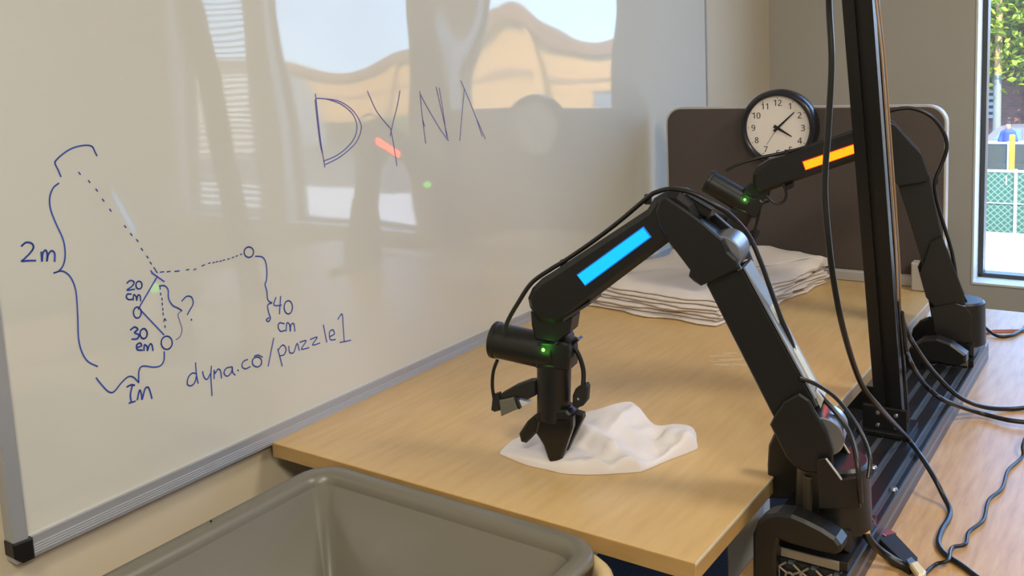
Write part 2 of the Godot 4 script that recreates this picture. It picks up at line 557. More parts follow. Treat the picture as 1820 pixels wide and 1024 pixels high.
func brick_building() -> void:
	var brick := Image.create(128, 128, false, Image.FORMAT_RGB8)
	var r := RandomNumberGenerator.new()
	r.seed = 5
	brick.fill(Color(0.43, 0.36, 0.32))
	for row in 8:
		for k in 5:
			var c := Color(0.40, 0.235, 0.185).lerp(Color(0.50, 0.31, 0.25), r.randf())
			var x0 := k * 32 - (16 if row % 2 else 0)
			brick.fill_rect(Rect2i(maxi(x0 + 1, 0), row * 16 + 2, 30 if x0 >= 0 else 14, 13), c)
	var bm := mat(Color.WHITE, 0.9)
	bm.albedo_texture = ImageTexture.create_from_image(brick)
	triplanar(bm, Vector3(1.1, 1.1, 1.1))
	var t := thing("brick_building", Vector3(-12, GROUND_Y, -48), "red brick building with an arched white louvre, far behind the parked car", "building")
	var st := builder()
	add_box(st, Vector3(0, 0, -6), Vector3(6.62, 6.5, 0))
	add_box(st, Vector3(6.62, 0, -6), Vector3(11.5, 6.5, -0.5))
	put("wall", done(st), bm, t)
	put("pier", box(Vector3(6.55, 0, -0.1), Vector3(7.0, 6.5, 0.18), 0.01), bm, t)
	put("roof", box(Vector3(-0.2, 6.5, -6.2), Vector3(11.7, 6.8, 0.2), 0.03), mat(Color(0.42, 0.36, 0.32), 0.8), t)
	var dark := mat(Color(0.24, 0.22, 0.20), 0.8)
	var arch := PackedVector2Array()
	for k in 17:
		arch.append(Vector2(5.03 + cos(PI * k / 16) * 0.56, 2.75 + sin(PI * k / 16) * 0.30))
	arch.append(Vector2(4.47, 1.1))
	arch.append(Vector2(5.59, 1.1))
	put("louvre_frame", prism(arch, 0.0, 0.06), dark, t)
	var white := mat(Color(0.62, 0.63, 0.62), 0.6)
	var k2 := 0
	while k2 < 6:
		var y := 1.20 + k2 * 0.28
		put("louvre_slat", box(Vector3(4.55, y, 0.05), Vector3(5.45, y + 0.15, 0.11), 0.01), white, t)
		k2 += 1
	put("door", box(Vector3(7.6, 0, -0.52), Vector3(8.9, 2.6, -0.44), 0.01), dark, t)

func tan_building() -> void:
	var stucco := mat(Color(0.92, 0.72, 0.44), 0.9)
	var t := thing("stucco_building", Vector3(9, GROUND_Y, -46), "long low tan stucco building across the lot, mirrored in the whiteboard", "building")
	put("wall", box(Vector3(0, 0, -8), Vector3(62, 5.1, 0)), stucco, t)
	put("cornice", box(Vector3(-0.3, 5.1, -8.3), Vector3(62.3, 6.0, 0.35), 0.04), mat(Color(0.60, 0.45, 0.32), 0.8), t)
	put("band", box(Vector3(0, 3.4, 0), Vector3(62, 3.65, 0.06)), mat(Color(0.74, 0.58, 0.42), 0.9), t)
	var dark := mat(Color(0.32, 0.27, 0.23), 0.4)
	for x in [7.0, 17.0, 29.0, 41.0, 52.0]:
		put("pier", box(Vector3(x, 0, 0), Vector3(x + 0.7, 5.1, 0.25), 0.02), stucco, t)
	for x in [12.0, 35.0, 47.0]:
		var wd := put("window", box(Vector3(x, 1.2, 0), Vector3(x + 2.4, 2.9, 0.05)), dark, t)
		put("pane", box(Vector3(x + 0.1, 1.3, 0.03), Vector3(x + 2.3, 2.8, 0.06)), mat(Color(0.5, 0.58, 0.62), 0.1), wd)

func tree(called: String, at: Vector3, height: float, spread: float, leaf: Material, n: int, seed_: int, label: String) -> void:
	var t := thing(called, at, label, "tree", "")
	var r := RandomNumberGenerator.new()
	r.seed = seed_
	put("trunk", tube(flat3([0, 0, 0, 0.1, height * 0.35, 0.05, -0.05, height * 0.7, 0, 0.1, height, 0]), 0.14, 10, 5), mat(Color(0.46, 0.38, 0.27), 0.9), t)
	var q := builder()
	for k in 2:
		quad(q, Vector3(-0.5, 0, 0), Vector3(0, 0.12, 0.28), Vector3(0.5, 0, 0), Vector3(0, 0.12, -0.28))
	var mm := MultiMesh.new()
	mm.transform_format = MultiMesh.TRANSFORM_3D
	mm.mesh = done(q)
	mm.instance_count = n
	for i in n:
		var c := Vector3(r.randfn(0, 0.45), r.randfn(0, 0.40), r.randfn(0, 0.42)) * spread
		var lump := Vector3(sin(i % 13 * 2.1), cos(i % 13 * 1.3) * 0.7, sin(i % 13 * 3.3)) * spread * 0.55
		c = c * 0.62 + lump
		var b := Basis(Vector3(r.randf() - 0.5, r.randf() - 0.5, r.randf() - 0.5).normalized(), r.randf() * TAU).scaled(Vector3.ONE * r.randf_range(0.2, 0.42))
		mm.set_instance_transform(i, Transform3D(b, Vector3(0, height, 0) + c))
	var o := MultiMeshInstance3D.new()
	o.name = "crown"
	o.multimesh = mm
	o.material_override = leaf
	o.set_meta("kind", "stuff")
	t.add_child(o)

func hedge(leaf: Material) -> void:
	var t := thing("hedge", Vector3(9, GROUND_Y, -44.6), "clipped pale green hedge along the foot of the tan building", "hedge")
	var r := RandomNumberGenerator.new()
	r.seed = 8
	var hl := mat(Color(0.70, 0.74, 0.42), 0.7)
	put("body", box(Vector3(0, 0, -0.6), Vector3(62, 1.55, 0.0), 0.1), mat(Color(0.42, 0.46, 0.24), 0.9), t)
	var q := builder()
	quad(q, Vector3(-0.5, 0, 0), Vector3(0, 0.12, 0.28), Vector3(0.5, 0, 0), Vector3(0, 0.12, -0.28))
	var mm := MultiMesh.new()
	mm.transform_format = MultiMesh.TRANSFORM_3D
	mm.mesh = done(q)
	mm.instance_count = 6000
	for i in 6000:
		var b := Basis(Vector3(r.randf() - 0.5, r.randf() - 0.5, r.randf() - 0.5).normalized(), r.randf() * TAU).scaled(Vector3.ONE * r.randf_range(0.15, 0.3))
		mm.set_instance_transform(i, Transform3D(b, Vector3(r.randf() * 62, 0.1 + r.randf() * 1.55, 0.05 - r.randf() * 0.25)))
	var o := MultiMeshInstance3D.new()
	o.name = "leaves"
	o.multimesh = mm
	o.material_override = hl
	o.set_meta("kind", "stuff")
	t.add_child(o)

# smooth skin round tapered bones, meshed as surface nets; bones are [ax, ay, az, bx, by, bz, ra, rb]
func skin(bones: Array, cell: float, k := 0.05) -> ArrayMesh:
	var lo := Vector3.INF
	var hi := -Vector3.INF
	for b in bones:
		var r: float = maxf(b[6], b[7]) + cell * 2
		for e in [Vector3(b[0], b[1], b[2]), Vector3(b[3], b[4], b[5])]:
			lo = lo.min(e - Vector3.ONE * r)
			hi = hi.max(e + Vector3.ONE * r)
	var n := Vector3i(((hi - lo) / cell).ceil()) + Vector3i.ONE
	var f := PackedFloat32Array()
	f.resize(n.x * n.y * n.z)
	for z in n.z:
		for y in n.y:
			for x in n.x:
				var p := lo + Vector3(x, y, z) * cell
				var d := 1e3
				for b in bones:
					var a := Vector3(b[0], b[1], b[2])
					var ab := Vector3(b[3], b[4], b[5]) - a
					var t := clampf((p - a).dot(ab) / maxf(ab.length_squared(), 1e-9), 0, 1)
					var e := (p - a - ab * t).length() - lerpf(b[6], b[7], t)
					var h := clampf(0.5 + 0.5 * (d - e) / k, 0, 1)
					d = lerpf(d, e, h) - k * h * (1 - h)
				f[(z * n.y + y) * n.x + x] = d
	var at := {}
	for z in n.z - 1:
		for y in n.y - 1:
			for x in n.x - 1:
				var s := Vector3.ZERO
				var c := 0
				var v: Array = []
				for i in 8: v.append(f[((z + (i >> 2 & 1)) * n.y + y + (i >> 1 & 1)) * n.x + x + (i & 1)])
				for e in [[0, 1], [2, 3], [4, 5], [6, 7], [0, 2], [1, 3], [4, 6], [5, 7], [0, 4], [1, 5], [2, 6], [3, 7]]:
					if (v[e[0]] < 0) != (v[e[1]] < 0):
						var t: float = v[e[0]] / (v[e[0]] - v[e[1]])
						var p0 := Vector3(e[0] & 1, e[0] >> 1 & 1, e[0] >> 2 & 1)
						s += p0.lerp(Vector3(e[1] & 1, e[1] >> 1 & 1, e[1] >> 2 & 1), t)
						c += 1
				if c: at[Vector3i(x, y, z)] = lo + (Vector3(x, y, z) + s / c) * cell
	var st := builder()
	st.set_smooth_group(1)
	for q in at:
		for ax in 3:
			var d := Vector3i.ZERO
			d[ax] = 1
			var u := Vector3i.ZERO
			u[(ax + 1) % 3] = 1
			var w := Vector3i.ZERO
			w[(ax + 2) % 3] = 1
			var a: float = f[(q.z * n.y + q.y) * n.x + q.x]
			var e: Vector3i = q + d
			if e.x >= n.x or e.y >= n.y or e.z >= n.z: continue
			var b: float = f[(e.z * n.y + e.y) * n.x + e.x]
			if (a < 0) == (b < 0): continue
			var k1: Vector3i = q - u
			var k2: Vector3i = q - u - w
			var k3: Vector3i = q - w
			if not (at.has(k1) and at.has(k2) and at.has(k3)): continue
			if a < 0: quad(st, at[q], at[k3], at[k2], at[k1])
			else: quad(st, at[q], at[k1], at[k2], at[k3])
	return done(st)

func person(at: Vector3) -> void:
	var t := thing("person", at, "person in a blue top and dark trousers standing beside the parked car", "person")
	var skin_m := mat(Color(0.62, 0.44, 0.34), 0.6)
	put("body", skin([[0, 0.95, 0, 0, 1.40, 0, 0.13, 0.15], [0, 1.40, 0, 0, 1.52, 0.01, 0.07, 0.055], [0, 1.60, 0.02, 0, 1.68, 0.01, 0.085, 0.095],
		[-0.17, 1.41, 0, -0.25, 1.14, 0.02, 0.055, 0.045], [-0.25, 1.14, 0.02, -0.22, 0.90, 0.09, 0.042, 0.034], [0.17, 1.41, 0, 0.25, 1.14, 0.02, 0.055, 0.045], [0.25, 1.14, 0.02, 0.22, 0.90, 0.09, 0.042, 0.034],
		[-0.22, 0.88, 0.09, -0.21, 0.80, 0.11, 0.036, 0.03], [0.22, 0.88, 0.09, 0.21, 0.80, 0.11, 0.036, 0.03],
		[-0.09, 0.92, 0, -0.11, 0.50, 0.02, 0.085, 0.06], [-0.11, 0.50, 0.02, -0.11, 0.08, 0, 0.055, 0.04], [0.09, 0.92, 0, 0.11, 0.50, 0.02, 0.085, 0.06], [0.11, 0.50, 0.02, 0.11, 0.08, 0, 0.055, 0.04],
		[-0.11, 0.04, -0.02, -0.12, 0.035, 0.14, 0.042, 0.035], [0.11, 0.04, -0.02, 0.12, 0.035, 0.14, 0.042, 0.035]], 0.03, 0.04), skin_m, t)
	put("shirt", skin([[0, 0.90, 0, 0, 1.40, 0, 0.165, 0.18], [-0.17, 1.41, 0, -0.25, 1.14, 0.02, 0.078, 0.068], [0.17, 1.41, 0, 0.25, 1.14, 0.02, 0.078, 0.068], [-0.25, 1.14, 0.02, -0.23, 0.96, 0.07, 0.066, 0.058], [0.25, 1.14, 0.02, 0.23, 0.96, 0.07, 0.066, 0.058]], 0.03, 0.05), mat(Color(0.16, 0.24, 0.66), 0.8), t)
	put("trousers", skin([[-0.09, 0.90, 0, -0.11, 0.50, 0.02, 0.115, 0.085], [-0.11, 0.50, 0.02, -0.11, 0.10, 0, 0.082, 0.072], [0.09, 0.90, 0, 0.11, 0.50, 0.02, 0.115, 0.085], [0.11, 0.50, 0.02, 0.11, 0.10, 0, 0.082, 0.072]], 0.03, 0.04), mat(Color(0.11, 0.12, 0.14), 0.8), t)
	put("hair", skin([[0, 1.69, -0.03, 0, 1.74, 0.0, 0.105, 0.098]], 0.03, 0.04), mat(Color(0.10, 0.08, 0.07), 0.8), t)

# ================================================================ whiteboard
# the sheet steel of the board is not quite flat: shallow dents and ripples of about a millimetre
func board_dent(y: float, z: float) -> float:
	var d := 0.0
	for g in [[1.590, -1.82, 0.16, 0.0062], [1.47, -1.28, 0.11, -0.0030], [1.45, -1.60, 0.075, -0.0013], [1.36, -1.52, 0.09, 0.0004], [1.50, -2.22, 0.11, -0.0018], [1.36, -1.05, 0.10, 0.0004]]:
		var q: Vector2 = (Vector2(z, y) - Vector2(g[1], g[0])) / g[2]
		d += g[3] * exp(-q.length_squared())
	d += 0.00003 * sin(z * 40.0 + 3.0 * sin(y * 6.0)) + 0.00002 * sin(y * 70.0 + 2.0 * sin(z * 9.0))
	d += 0.00025 * sin(z * 5.0 + 1.0) * sin(y * 6.0)
	return d

func build_whiteboard() -> void:
	var z0 := -2.93
	var z1 := -0.607
	var y0 := 0.762
	var y1 := 1.98
	var board := thing("whiteboard", Vector3(0, 0, 0), "large glossy whiteboard with blue marker writing on the left wall", "whiteboard")
	var st := builder()
	st.set_smooth_group(1)
	var nz := 220
	var ny := 130
	var grid: Array = []
	for j in ny + 1:
		var row := PackedVector3Array()
		for i in nz + 1:
			var y := lerpf(y0, y1, float(j) / ny)
			var z := lerpf(z0, z1, float(i) / nz)
			row.append(Vector3(BOARD_X + board_dent(y, z), y, z))
		grid.append(row)
	for j in ny:
		for i in nz:
			quad(st, grid[j][i], grid[j][i + 1], grid[j + 1][i + 1], grid[j + 1][i])
	put("writing_surface", done(st), M.board, board)
	put("backing", box(Vector3(-1.237, y0, z0), Vector3(BOARD_X - 0.004, y1, z1)), M.white_metal, board)
	# frame rails with ribs; the bottom one 24 mm, the left one 22 mm
	st = builder()
	add_box(st, Vector3(-1.237, y0 - 0.026, z0), Vector3(BOARD_X + 0.006, y0 + 0.002, z1 + 0.022), 0.002)
	put("bottom_rail", done(st), M.alu, board)
	for k in 4:
		put("rib", box(Vector3(BOARD_X + 0.005, y0 - 0.0215 + k * 0.0036, z0), Vector3(BOARD_X + 0.0072, y0 - 0.0200 + k * 0.0036, z1 + 0.0), 0.0004), M.alu_pale, board)
	put("side_rail", box(Vector3(-1.237, y0, z1), Vector3(BOARD_X + 0.006, y1, z1 + 0.022), 0.002), M.alu, board)
	put("side_rail", box(Vector3(-1.237, y0, z0 - 0.006), Vector3(BOARD_X + 0.003, y1, z0 + 0.002), 0.001), M.alu, board)
	put("top_rail", box(Vector3(-1.237, y1, z0), Vector3(BOARD_X + 0.006, y1 + 0.024, z1 + 0.022), 0.002), M.alu, board)
	put("corner_cap", prism(flat2([z1 - 0.004, y0 + 0.002, z1 + 0.0235, y0 + 0.004, z1 + 0.0235, y0 - 0.016, z1 + 0.012, y0 - 0.0275, z1 - 0.004, y0 - 0.0275]), 0, 0.026, 0.002), M.black_cap, board,
		Transform3D(Basis(Vector3(0, 0, 1), Vector3(0, 1, 0), Vector3(1, 0, 0)), Vector3(-1.237, 0, 0)))
	ink(board, "bracket_stroke", 0.00218, [
		[-0.7122, 1.2365, -0.7093, 1.2459, -0.706, 1.2549, -0.7081, 1.2595, -0.7211, 1.2681, -0.736, 1.2736, -0.7527, 1.2749, -0.7629, 1.2722, -0.7663, 1.2649, -0.769, 1.2584],
	])
	ink(board, "bracket_stroke", 0.00218, [
		[-0.708, 1.228, -0.6998, 1.2232, -0.6939, 1.2136, -0.6919, 1.2027, -0.6929, 1.1913, -0.6979, 1.1735, -0.7047, 1.1533, -0.7063, 1.1396, -0.7052, 1.1264, -0.7011, 1.1158, -0.6943, 1.1096, -0.6866, 1.1082],
	])
	ink(board, "bracket_stroke", 0.00218, [
		[-0.6866, 1.1082, -0.6982, 1.1084, -0.7075, 1.101, -0.7133, 1.0881, -0.7155, 1.072, -0.714, 1.0411, -0.7116, 1.0103, -0.7142, 0.9898, -0.7216, 0.9737, -0.7353, 0.9624],
	])
	ink(board, "dotted_line", 0.00184, [
		[-0.7389, 1.239, -0.741, 1.2357],
		[-0.752, 1.2258, -0.7541, 1.2224],
		[-0.7619, 1.2124, -0.7641, 1.2089],
		[-0.7704, 1.1967, -0.7726, 1.1932],
		[-0.7799, 1.181, -0.7821, 1.1775],
		[-0.8007, 1.1535, -0.803, 1.1499],
		[-0.8092, 1.1403, -0.8115, 1.1366],
		[-0.8181, 1.1297, -0.8205, 1.126],
		[-0.8244, 1.1154, -0.8267, 1.1116],
		[-0.8322, 1.1023, -0.8346, 1.0985],
		[-0.8368, 1.0922, -0.8392, 1.0884],
		[-0.8424, 1.0827, -0.8448, 1.0789],
		[-0.8367, 1.0793, -0.8392, 1.0755],
		[-0.8451, 1.0775, -0.8476, 1.0737],
		[-0.8524, 1.0735, -0.8591, 1.0728],
		[-0.8644, 1.0713, -0.8702, 1.0709],
		[-0.878, 1.0692, -0.8864, 1.0682],
		[-0.8989, 1.0668, -0.904, 1.0666],
		[-0.913, 1.0642, -0.9172, 1.0647],
		[-0.9285, 1.0671, -0.9339, 1.0677],
		[-0.9414, 1.0683, -0.9446, 1.0685],
		[-0.9499, 1.0674, -0.9531, 1.0676],
		[-0.9564, 1.0674, -0.9597, 1.0676],
		[-0.9634, 1.0669, -0.9667, 1.0671],
		[-0.97, 1.0673, -0.9734, 1.0675],
		[-0.9794, 1.0671, -0.9828, 1.0673],
		[-0.9884, 1.068, -0.9918, 1.0682],
		[-0.9964, 1.0686, -0.9998, 1.0689],
		[-1.0056, 1.0695, -1.009, 1.0697],
		[-0.8496, 1.0513, -0.8497, 1.0479],
		[-0.8496, 1.0421, -0.8497, 1.0387],
		[-0.8511, 1.0341, -0.8512, 1.0307],
		[-0.8507, 1.0266, -0.8508, 1.0231],
		[-0.8508, 1.0185, -0.8509, 1.0151],
		[-0.8505, 1.0113, -0.8506, 1.0079],
		[-0.8516, 0.9915, -0.8517, 0.988],
		[-0.8506, 0.9977, -0.8521, 1.0016, -0.8546, 0.9984],
	])
	ink(board, "lettering", 0.00253, [
		[-0.6464, 1.1531, -0.6532, 1.1566, -0.6605, 1.1541, -0.6625, 1.1482, -0.6571, 1.1418, -0.648, 1.1355, -0.6447, 1.1332, -0.654, 1.132, -0.6634, 1.1301],
		[-0.6723, 1.1399, -0.672, 1.1276, -0.6743, 1.1376, -0.6783, 1.1413, -0.6804, 1.1364, -0.6789, 1.1265, -0.6818, 1.1346, -0.687, 1.1388, -0.6909, 1.1343, -0.6896, 1.1235],
	])
	ink(board, "linkage_stroke", 0.00230, [
		[-1.0212, 1.0787, -1.0256, 1.0783, -1.0295, 1.0762, -1.0323, 1.0729, -1.0333, 1.069, -1.0323, 1.0653, -1.0296, 1.0626, -1.0258, 1.0613, -1.0214, 1.0618, -1.0175, 1.0639, -1.0148, 1.0672, -1.0138, 1.0711, -1.0147, 1.0747, -1.0174, 1.0774, -1.0212, 1.0787],
	])
	ink(board, "linkage_stroke", 0.00230, [
		[-1.0365, 1.0605, -1.0509, 1.0562, -1.0576, 1.0455, -1.0582, 1.0289, -1.0556, 1.0154, -1.0519, 1.0092, -1.0548, 0.9967, -1.0551, 0.9825, -1.0634, 0.9748],
	])
	ink(board, "linkage_stroke", 0.00230, [
		[-1.0634, 0.9748, -1.0541, 0.9732, -1.0547, 0.9612, -1.0577, 0.9495, -1.0523, 0.9452, -1.0486, 0.9495, -1.0548, 0.9512],
	])
	ink(board, "linkage_stroke", 0.00230, [
		[-0.8091, 1.0272, -0.847, 1.0683],
	])
	ink(board, "linkage_stroke", 0.00230, [
		[-0.8378, 1.0758, -0.8579, 1.0579],
	])
	ink(board, "linkage_stroke", 0.00230, [
		[-0.8061, 1.0308, -0.8089, 1.0305, -0.8114, 1.0286, -0.8131, 1.0256, -0.8136, 1.0219, -0.8129, 1.0185, -0.811, 1.0158, -0.8084, 1.0145, -0.8055, 1.0149, -0.8031, 1.0167, -0.8014, 1.0198, -0.8009, 1.0234, -0.8016, 1.0269, -0.8035, 1.0295, -0.8061, 1.0308],
	])
	ink(board, "linkage_stroke", 0.00230, [
		[-0.8131, 1.0249, -0.8484, 0.9778],
	])
	ink(board, "linkage_stroke", 0.00230, [
		[-0.8498, 0.9747, -0.8541, 0.974, -0.8579, 0.9714, -0.8605, 0.9674, -0.8615, 0.9628, -0.8604, 0.9585, -0.8577, 0.9554, -0.8538, 0.9541, -0.8495, 0.9549, -0.8457, 0.9575, -0.8431, 0.9615, -0.8422, 0.9661, -0.8432, 0.9703, -0.8459, 0.9734, -0.8498, 0.9747],
	])
	ink(board, "linkage_stroke", 0.00230, [
		[-0.8487, 1.0532, -0.8581, 1.0511, -0.8632, 1.0435, -0.8627, 1.0309, -0.8683, 1.0188, -0.8785, 1.0112, -0.884, 1.0063],
	])
	ink(board, "linkage_stroke", 0.00230, [
		[-0.7313, 0.9467, -0.7385, 0.9343, -0.7479, 0.9211, -0.7565, 0.9183, -0.7687, 0.9268, -0.7807, 0.9326, -0.7896, 0.9298, -0.7977, 0.9189],
	])
	ink(board, "linkage_stroke", 0.00230, [
		[-0.7977, 0.9189, -0.8001, 0.9358, -0.8072, 0.9412, -0.8255, 0.9341, -0.8374, 0.933, -0.8441, 0.9396, -0.846, 0.952],
	])
	ink(board, "thin_bracket_drawing", 0.00115, [
		[-0.884, 1.0063, -0.8764, 1.0018, -0.8787, 0.9904, -0.8812, 0.9767, -0.8761, 0.9672, -0.8682, 0.9646],
	])
	ink(board, "lettering", 0.00230, [
		[-1.0734, 0.9819, -1.0678, 0.9699, -1.0842, 0.9659],
		[-1.0839, 0.9813, -1.0783, 0.9519],
		[-1.0973, 0.9697, -1.1015, 0.9693, -1.1052, 0.9666, -1.1078, 0.9623, -1.1086, 0.9572, -1.1075, 0.9523, -1.1048, 0.9486, -1.101, 0.9468, -1.0969, 0.9473, -1.0931, 0.95, -1.0906, 0.9543, -1.0898, 0.9594, -1.0909, 0.9643, -1.0935, 0.968, -1.0973, 0.9697],
		[-1.0869, 0.9323, -1.0767, 0.9365, -1.0729, 0.9302, -1.0776, 0.9217, -1.0876, 0.9205],
		[-1.0899, 0.9185, -1.0932, 0.9321, -1.0991, 0.9272, -1.0992, 0.916, -1.1022, 0.9264, -1.1086, 0.9266, -1.1098, 0.9131],
	])
	ink(board, "lettering", 0.00230, [
		[-0.7951, 1.0696, -0.8014, 1.0722, -0.8069, 1.0685, -0.8036, 1.0635, -0.7944, 1.0595, -0.8066, 1.0579],
		[-0.8135, 1.068, -0.8158, 1.0677, -0.8178, 1.0664, -0.8192, 1.0643, -0.8196, 1.0618, -0.8191, 1.0593, -0.8176, 1.0574, -0.8156, 1.0566, -0.8133, 1.0568, -0.8113, 1.0581, -0.8099, 1.0603, -0.8095, 1.0628, -0.8101, 1.0652, -0.8115, 1.0671, -0.8135, 1.068],
		[-0.8004, 1.052, -0.7942, 1.0534, -0.7919, 1.0491, -0.7959, 1.0448, -0.8014, 1.0443],
		[-0.8025, 1.0424, -0.8044, 1.0502, -0.808, 1.046, -0.8084, 1.041, -0.811, 1.0478, -0.8146, 1.0461, -0.8146, 1.0383],
	])
	ink(board, "lettering", 0.00264, [
		[-0.7931, 1.0003, -0.8003, 1.0025, -0.8053, 0.9978, -0.7993, 0.9945, -0.8057, 0.9894, -0.8028, 0.9844, -0.7938, 0.986],
		[-0.813, 0.9962, -0.8157, 0.9959, -0.818, 0.9941, -0.8196, 0.9913, -0.8201, 0.988, -0.8194, 0.9848, -0.8177, 0.9825, -0.8152, 0.9814, -0.8125, 0.9817, -0.8102, 0.9835, -0.8086, 0.9863, -0.8081, 0.9896, -0.8088, 0.9928, -0.8105, 0.9951, -0.813, 0.9962],
		[-0.8004, 0.9713, -0.8084, 0.972, -0.8066, 0.9766, -0.8009, 0.9753, -0.801, 0.9682, -0.809, 0.9651],
		[-0.8117, 0.9639, -0.8136, 0.9718, -0.8178, 0.9676, -0.8177, 0.9622, -0.8224, 0.9701, -0.826, 0.9683, -0.8269, 0.9595],
	])
	ink(board, "lettering", 0.00218, [
		[-0.8857, 1.0211, -0.8954, 1.0261, -0.9042, 1.0223, -0.9057, 1.0119, -0.8979, 1.0029, -0.8932, 0.9975],
		[-0.8995, 0.9889, -0.9003, 0.987],
	])
	ink(board, "lettering", 0.00264, [
		[-0.7777, 0.9186, -0.7852, 0.9195, -0.7904, 0.917],
		[-0.7869, 0.9181, -0.7822, 0.9058, -0.7823, 0.8941],
		[-0.7785, 0.8937, -0.7886, 0.8932],
		[-0.7925, 0.8941, -0.7977, 0.9071, -0.8002, 0.9, -0.8007, 0.8926, -0.807, 0.9062, -0.8128, 0.9065, -0.8155, 0.8971, -0.8169, 0.8881],
	])
	ink(board, "lettering", 0.00218, [
		[-0.8996, 0.9011, -0.8921, 0.9043, -0.8838, 0.8993, -0.8816, 0.889, -0.89, 0.8854, -0.8968, 0.8908, -0.9001, 0.9009],
		[-0.9, 0.9187, -0.8996, 0.9011, -0.9014, 0.8849],
		[-0.9117, 0.9009, -0.9133, 0.8915, -0.9186, 0.8862, -0.9258, 0.893],
		[-0.9292, 0.9046, -0.9263, 0.8883, -0.9257, 0.8727, -0.9251, 0.857],
		[-0.9322, 0.8829, -0.9337, 0.896, -0.9353, 0.891, -0.9413, 0.896, -0.9458, 0.8915, -0.9466, 0.8793],
		[-0.9692, 0.8913, -0.9575, 0.8925, -0.9523, 0.8858, -0.9583, 0.8789, -0.9671, 0.8831, -0.9697, 0.8906, -0.9698, 0.8818, -0.9743, 0.8758],
		[-0.9802, 0.8828, -0.9811, 0.8811],
		[-1.0022, 0.894, -0.9934, 0.8933, -0.9892, 0.8866, -0.9954, 0.8801, -1.006, 0.8806],
		[-1.0188, 0.8929, -1.0232, 0.892, -1.0272, 0.8896, -1.03, 0.886, -1.031, 0.8821, -1.0301, 0.8786, -1.0274, 0.8762, -1.0235, 0.8754, -1.0191, 0.8763, -1.0151, 0.8788, -1.0123, 0.8823, -1.0113, 0.8862, -1.0122, 0.8897, -1.0149, 0.892, -1.0188, 0.8929],
		[-1.0164, 0.8955, -1.0247, 0.8949, -1.0336, 0.8886],
		[-1.0613, 0.9141, -1.0443, 0.8701],
		[-1.0683, 0.8929, -1.0717, 0.8774, -1.075, 0.8609],
		[-1.0681, 0.8906, -1.08, 0.8969, -1.0866, 0.8877, -1.0813, 0.8795, -1.0719, 0.8798],
		[-1.0933, 0.8907, -1.0941, 0.8797, -1.1034, 0.877, -1.1126, 0.8902, -1.1164, 0.8767],
		[-1.1192, 0.8908, -1.1342, 0.8891, -1.1218, 0.8777, -1.1394, 0.8752],
		[-1.1441, 0.8889, -1.161, 0.8883, -1.1484, 0.8777, -1.1665, 0.8761],
		[-1.1786, 0.9063, -1.181, 0.8889, -1.1835, 0.8729],
		[-1.1913, 0.881, -1.2041, 0.8826, -1.2008, 0.8912, -1.1922, 0.8894, -1.1928, 0.8754, -1.2059, 0.8718],
		[-1.2152, 0.907, -1.2273, 0.9137, -1.2277, 0.8892, -1.2279, 0.8621],
		[-1.2165, 0.8632, -1.2452, 0.8594],
	])
	ink(board, "large_letter", 0.00170, [
		[-1.2009, 1.3173, -1.2017, 1.3017, -1.203, 1.2669, -1.206, 1.2246, -1.211, 1.187],
		[-1.1989, 1.3071, -1.2006, 1.2671, -1.2034, 1.2284, -1.2071, 1.2122],
		[-1.2025, 1.3096, -1.2315, 1.3056, -1.2656, 1.2936, -1.2922, 1.2736, -1.3005, 1.2511, -1.2905, 1.2301, -1.2679, 1.2143, -1.2386, 1.2032, -1.2081, 1.198],
		[-1.2073, 1.3093, -1.2562, 1.3014, -1.2905, 1.2828, -1.3094, 1.2594, -1.3104, 1.2428, -1.295, 1.2224, -1.2672, 1.2072, -1.2406, 1.1976, -1.2124, 1.1914],
	])
	ink(board, "large_letter", 0.00170, [
		[-1.3353, 1.3143, -1.3549, 1.2778, -1.3752, 1.2556, -1.3937, 1.2388],
		[-1.4279, 1.3086, -1.4183, 1.2825, -1.4037, 1.2531, -1.3905, 1.2238],
		[-1.3937, 1.2388, -1.3994, 1.2076, -1.4053, 1.1654],
	])
	ink(board, "large_letter", 0.00170, [
		[-1.4887, 1.3041, -1.4915, 1.2535, -1.4977, 1.1992],
		[-1.4882, 1.2991, -1.5146, 1.2636, -1.5495, 1.2203, -1.5727, 1.1967],
		[-1.4893, 1.297, -1.4915, 1.2535, -1.4977, 1.2331],
		[-1.5414, 1.3097, -1.5561, 1.2563, -1.5712, 1.2018],
		[-1.5509, 1.3072, -1.5598, 1.26, -1.5669, 1.2063],
	])
	ink(board, "large_letter", 0.00170, [
		[-1.6371, 1.3, -1.6261, 1.2549, -1.6114, 1.1927],
		[-1.6261, 1.3181, -1.6507, 1.2782, -1.6756, 1.234, -1.7047, 1.187],
		[-1.6756, 1.234, -1.6926, 1.1938],
	])

# marker strokes as thin ribbons lying on the board
func ink(board: Node3D, called: String, width: float, strokes: Array) -> void:
	var st := builder()
	for s in strokes:
		var p := PackedVector3Array()
		for i in range(0, s.size() - 1, 2): p.append(Vector3(s[i], s[i + 1], 0))
		p = smooth_path(p, 5)
		var w := width * 0.5
		for i in p.size() - 1:
			var d := p[i + 1] - p[i]
			if d.length() < 1e-6: continue
			d = d.normalized()
			var n := Vector3(-d.y, d.x, 0) * w
			var e := d * w * 0.6
			var q: Array = []
			for c in [p[i] - n - e, p[i] + n - e, p[i + 1] + n + e, p[i + 1] - n + e]:
				q.append(Vector3(BOARD_X + 0.0006 + board_dent(c.y, c.x), c.y, c.x))
			quad(st, q[0], q[1], q[2], q[3])
	put(called, done(st), M.ink_thin if called == "large_letter" or called == "thin_bracket_drawing" else M.ink, board)

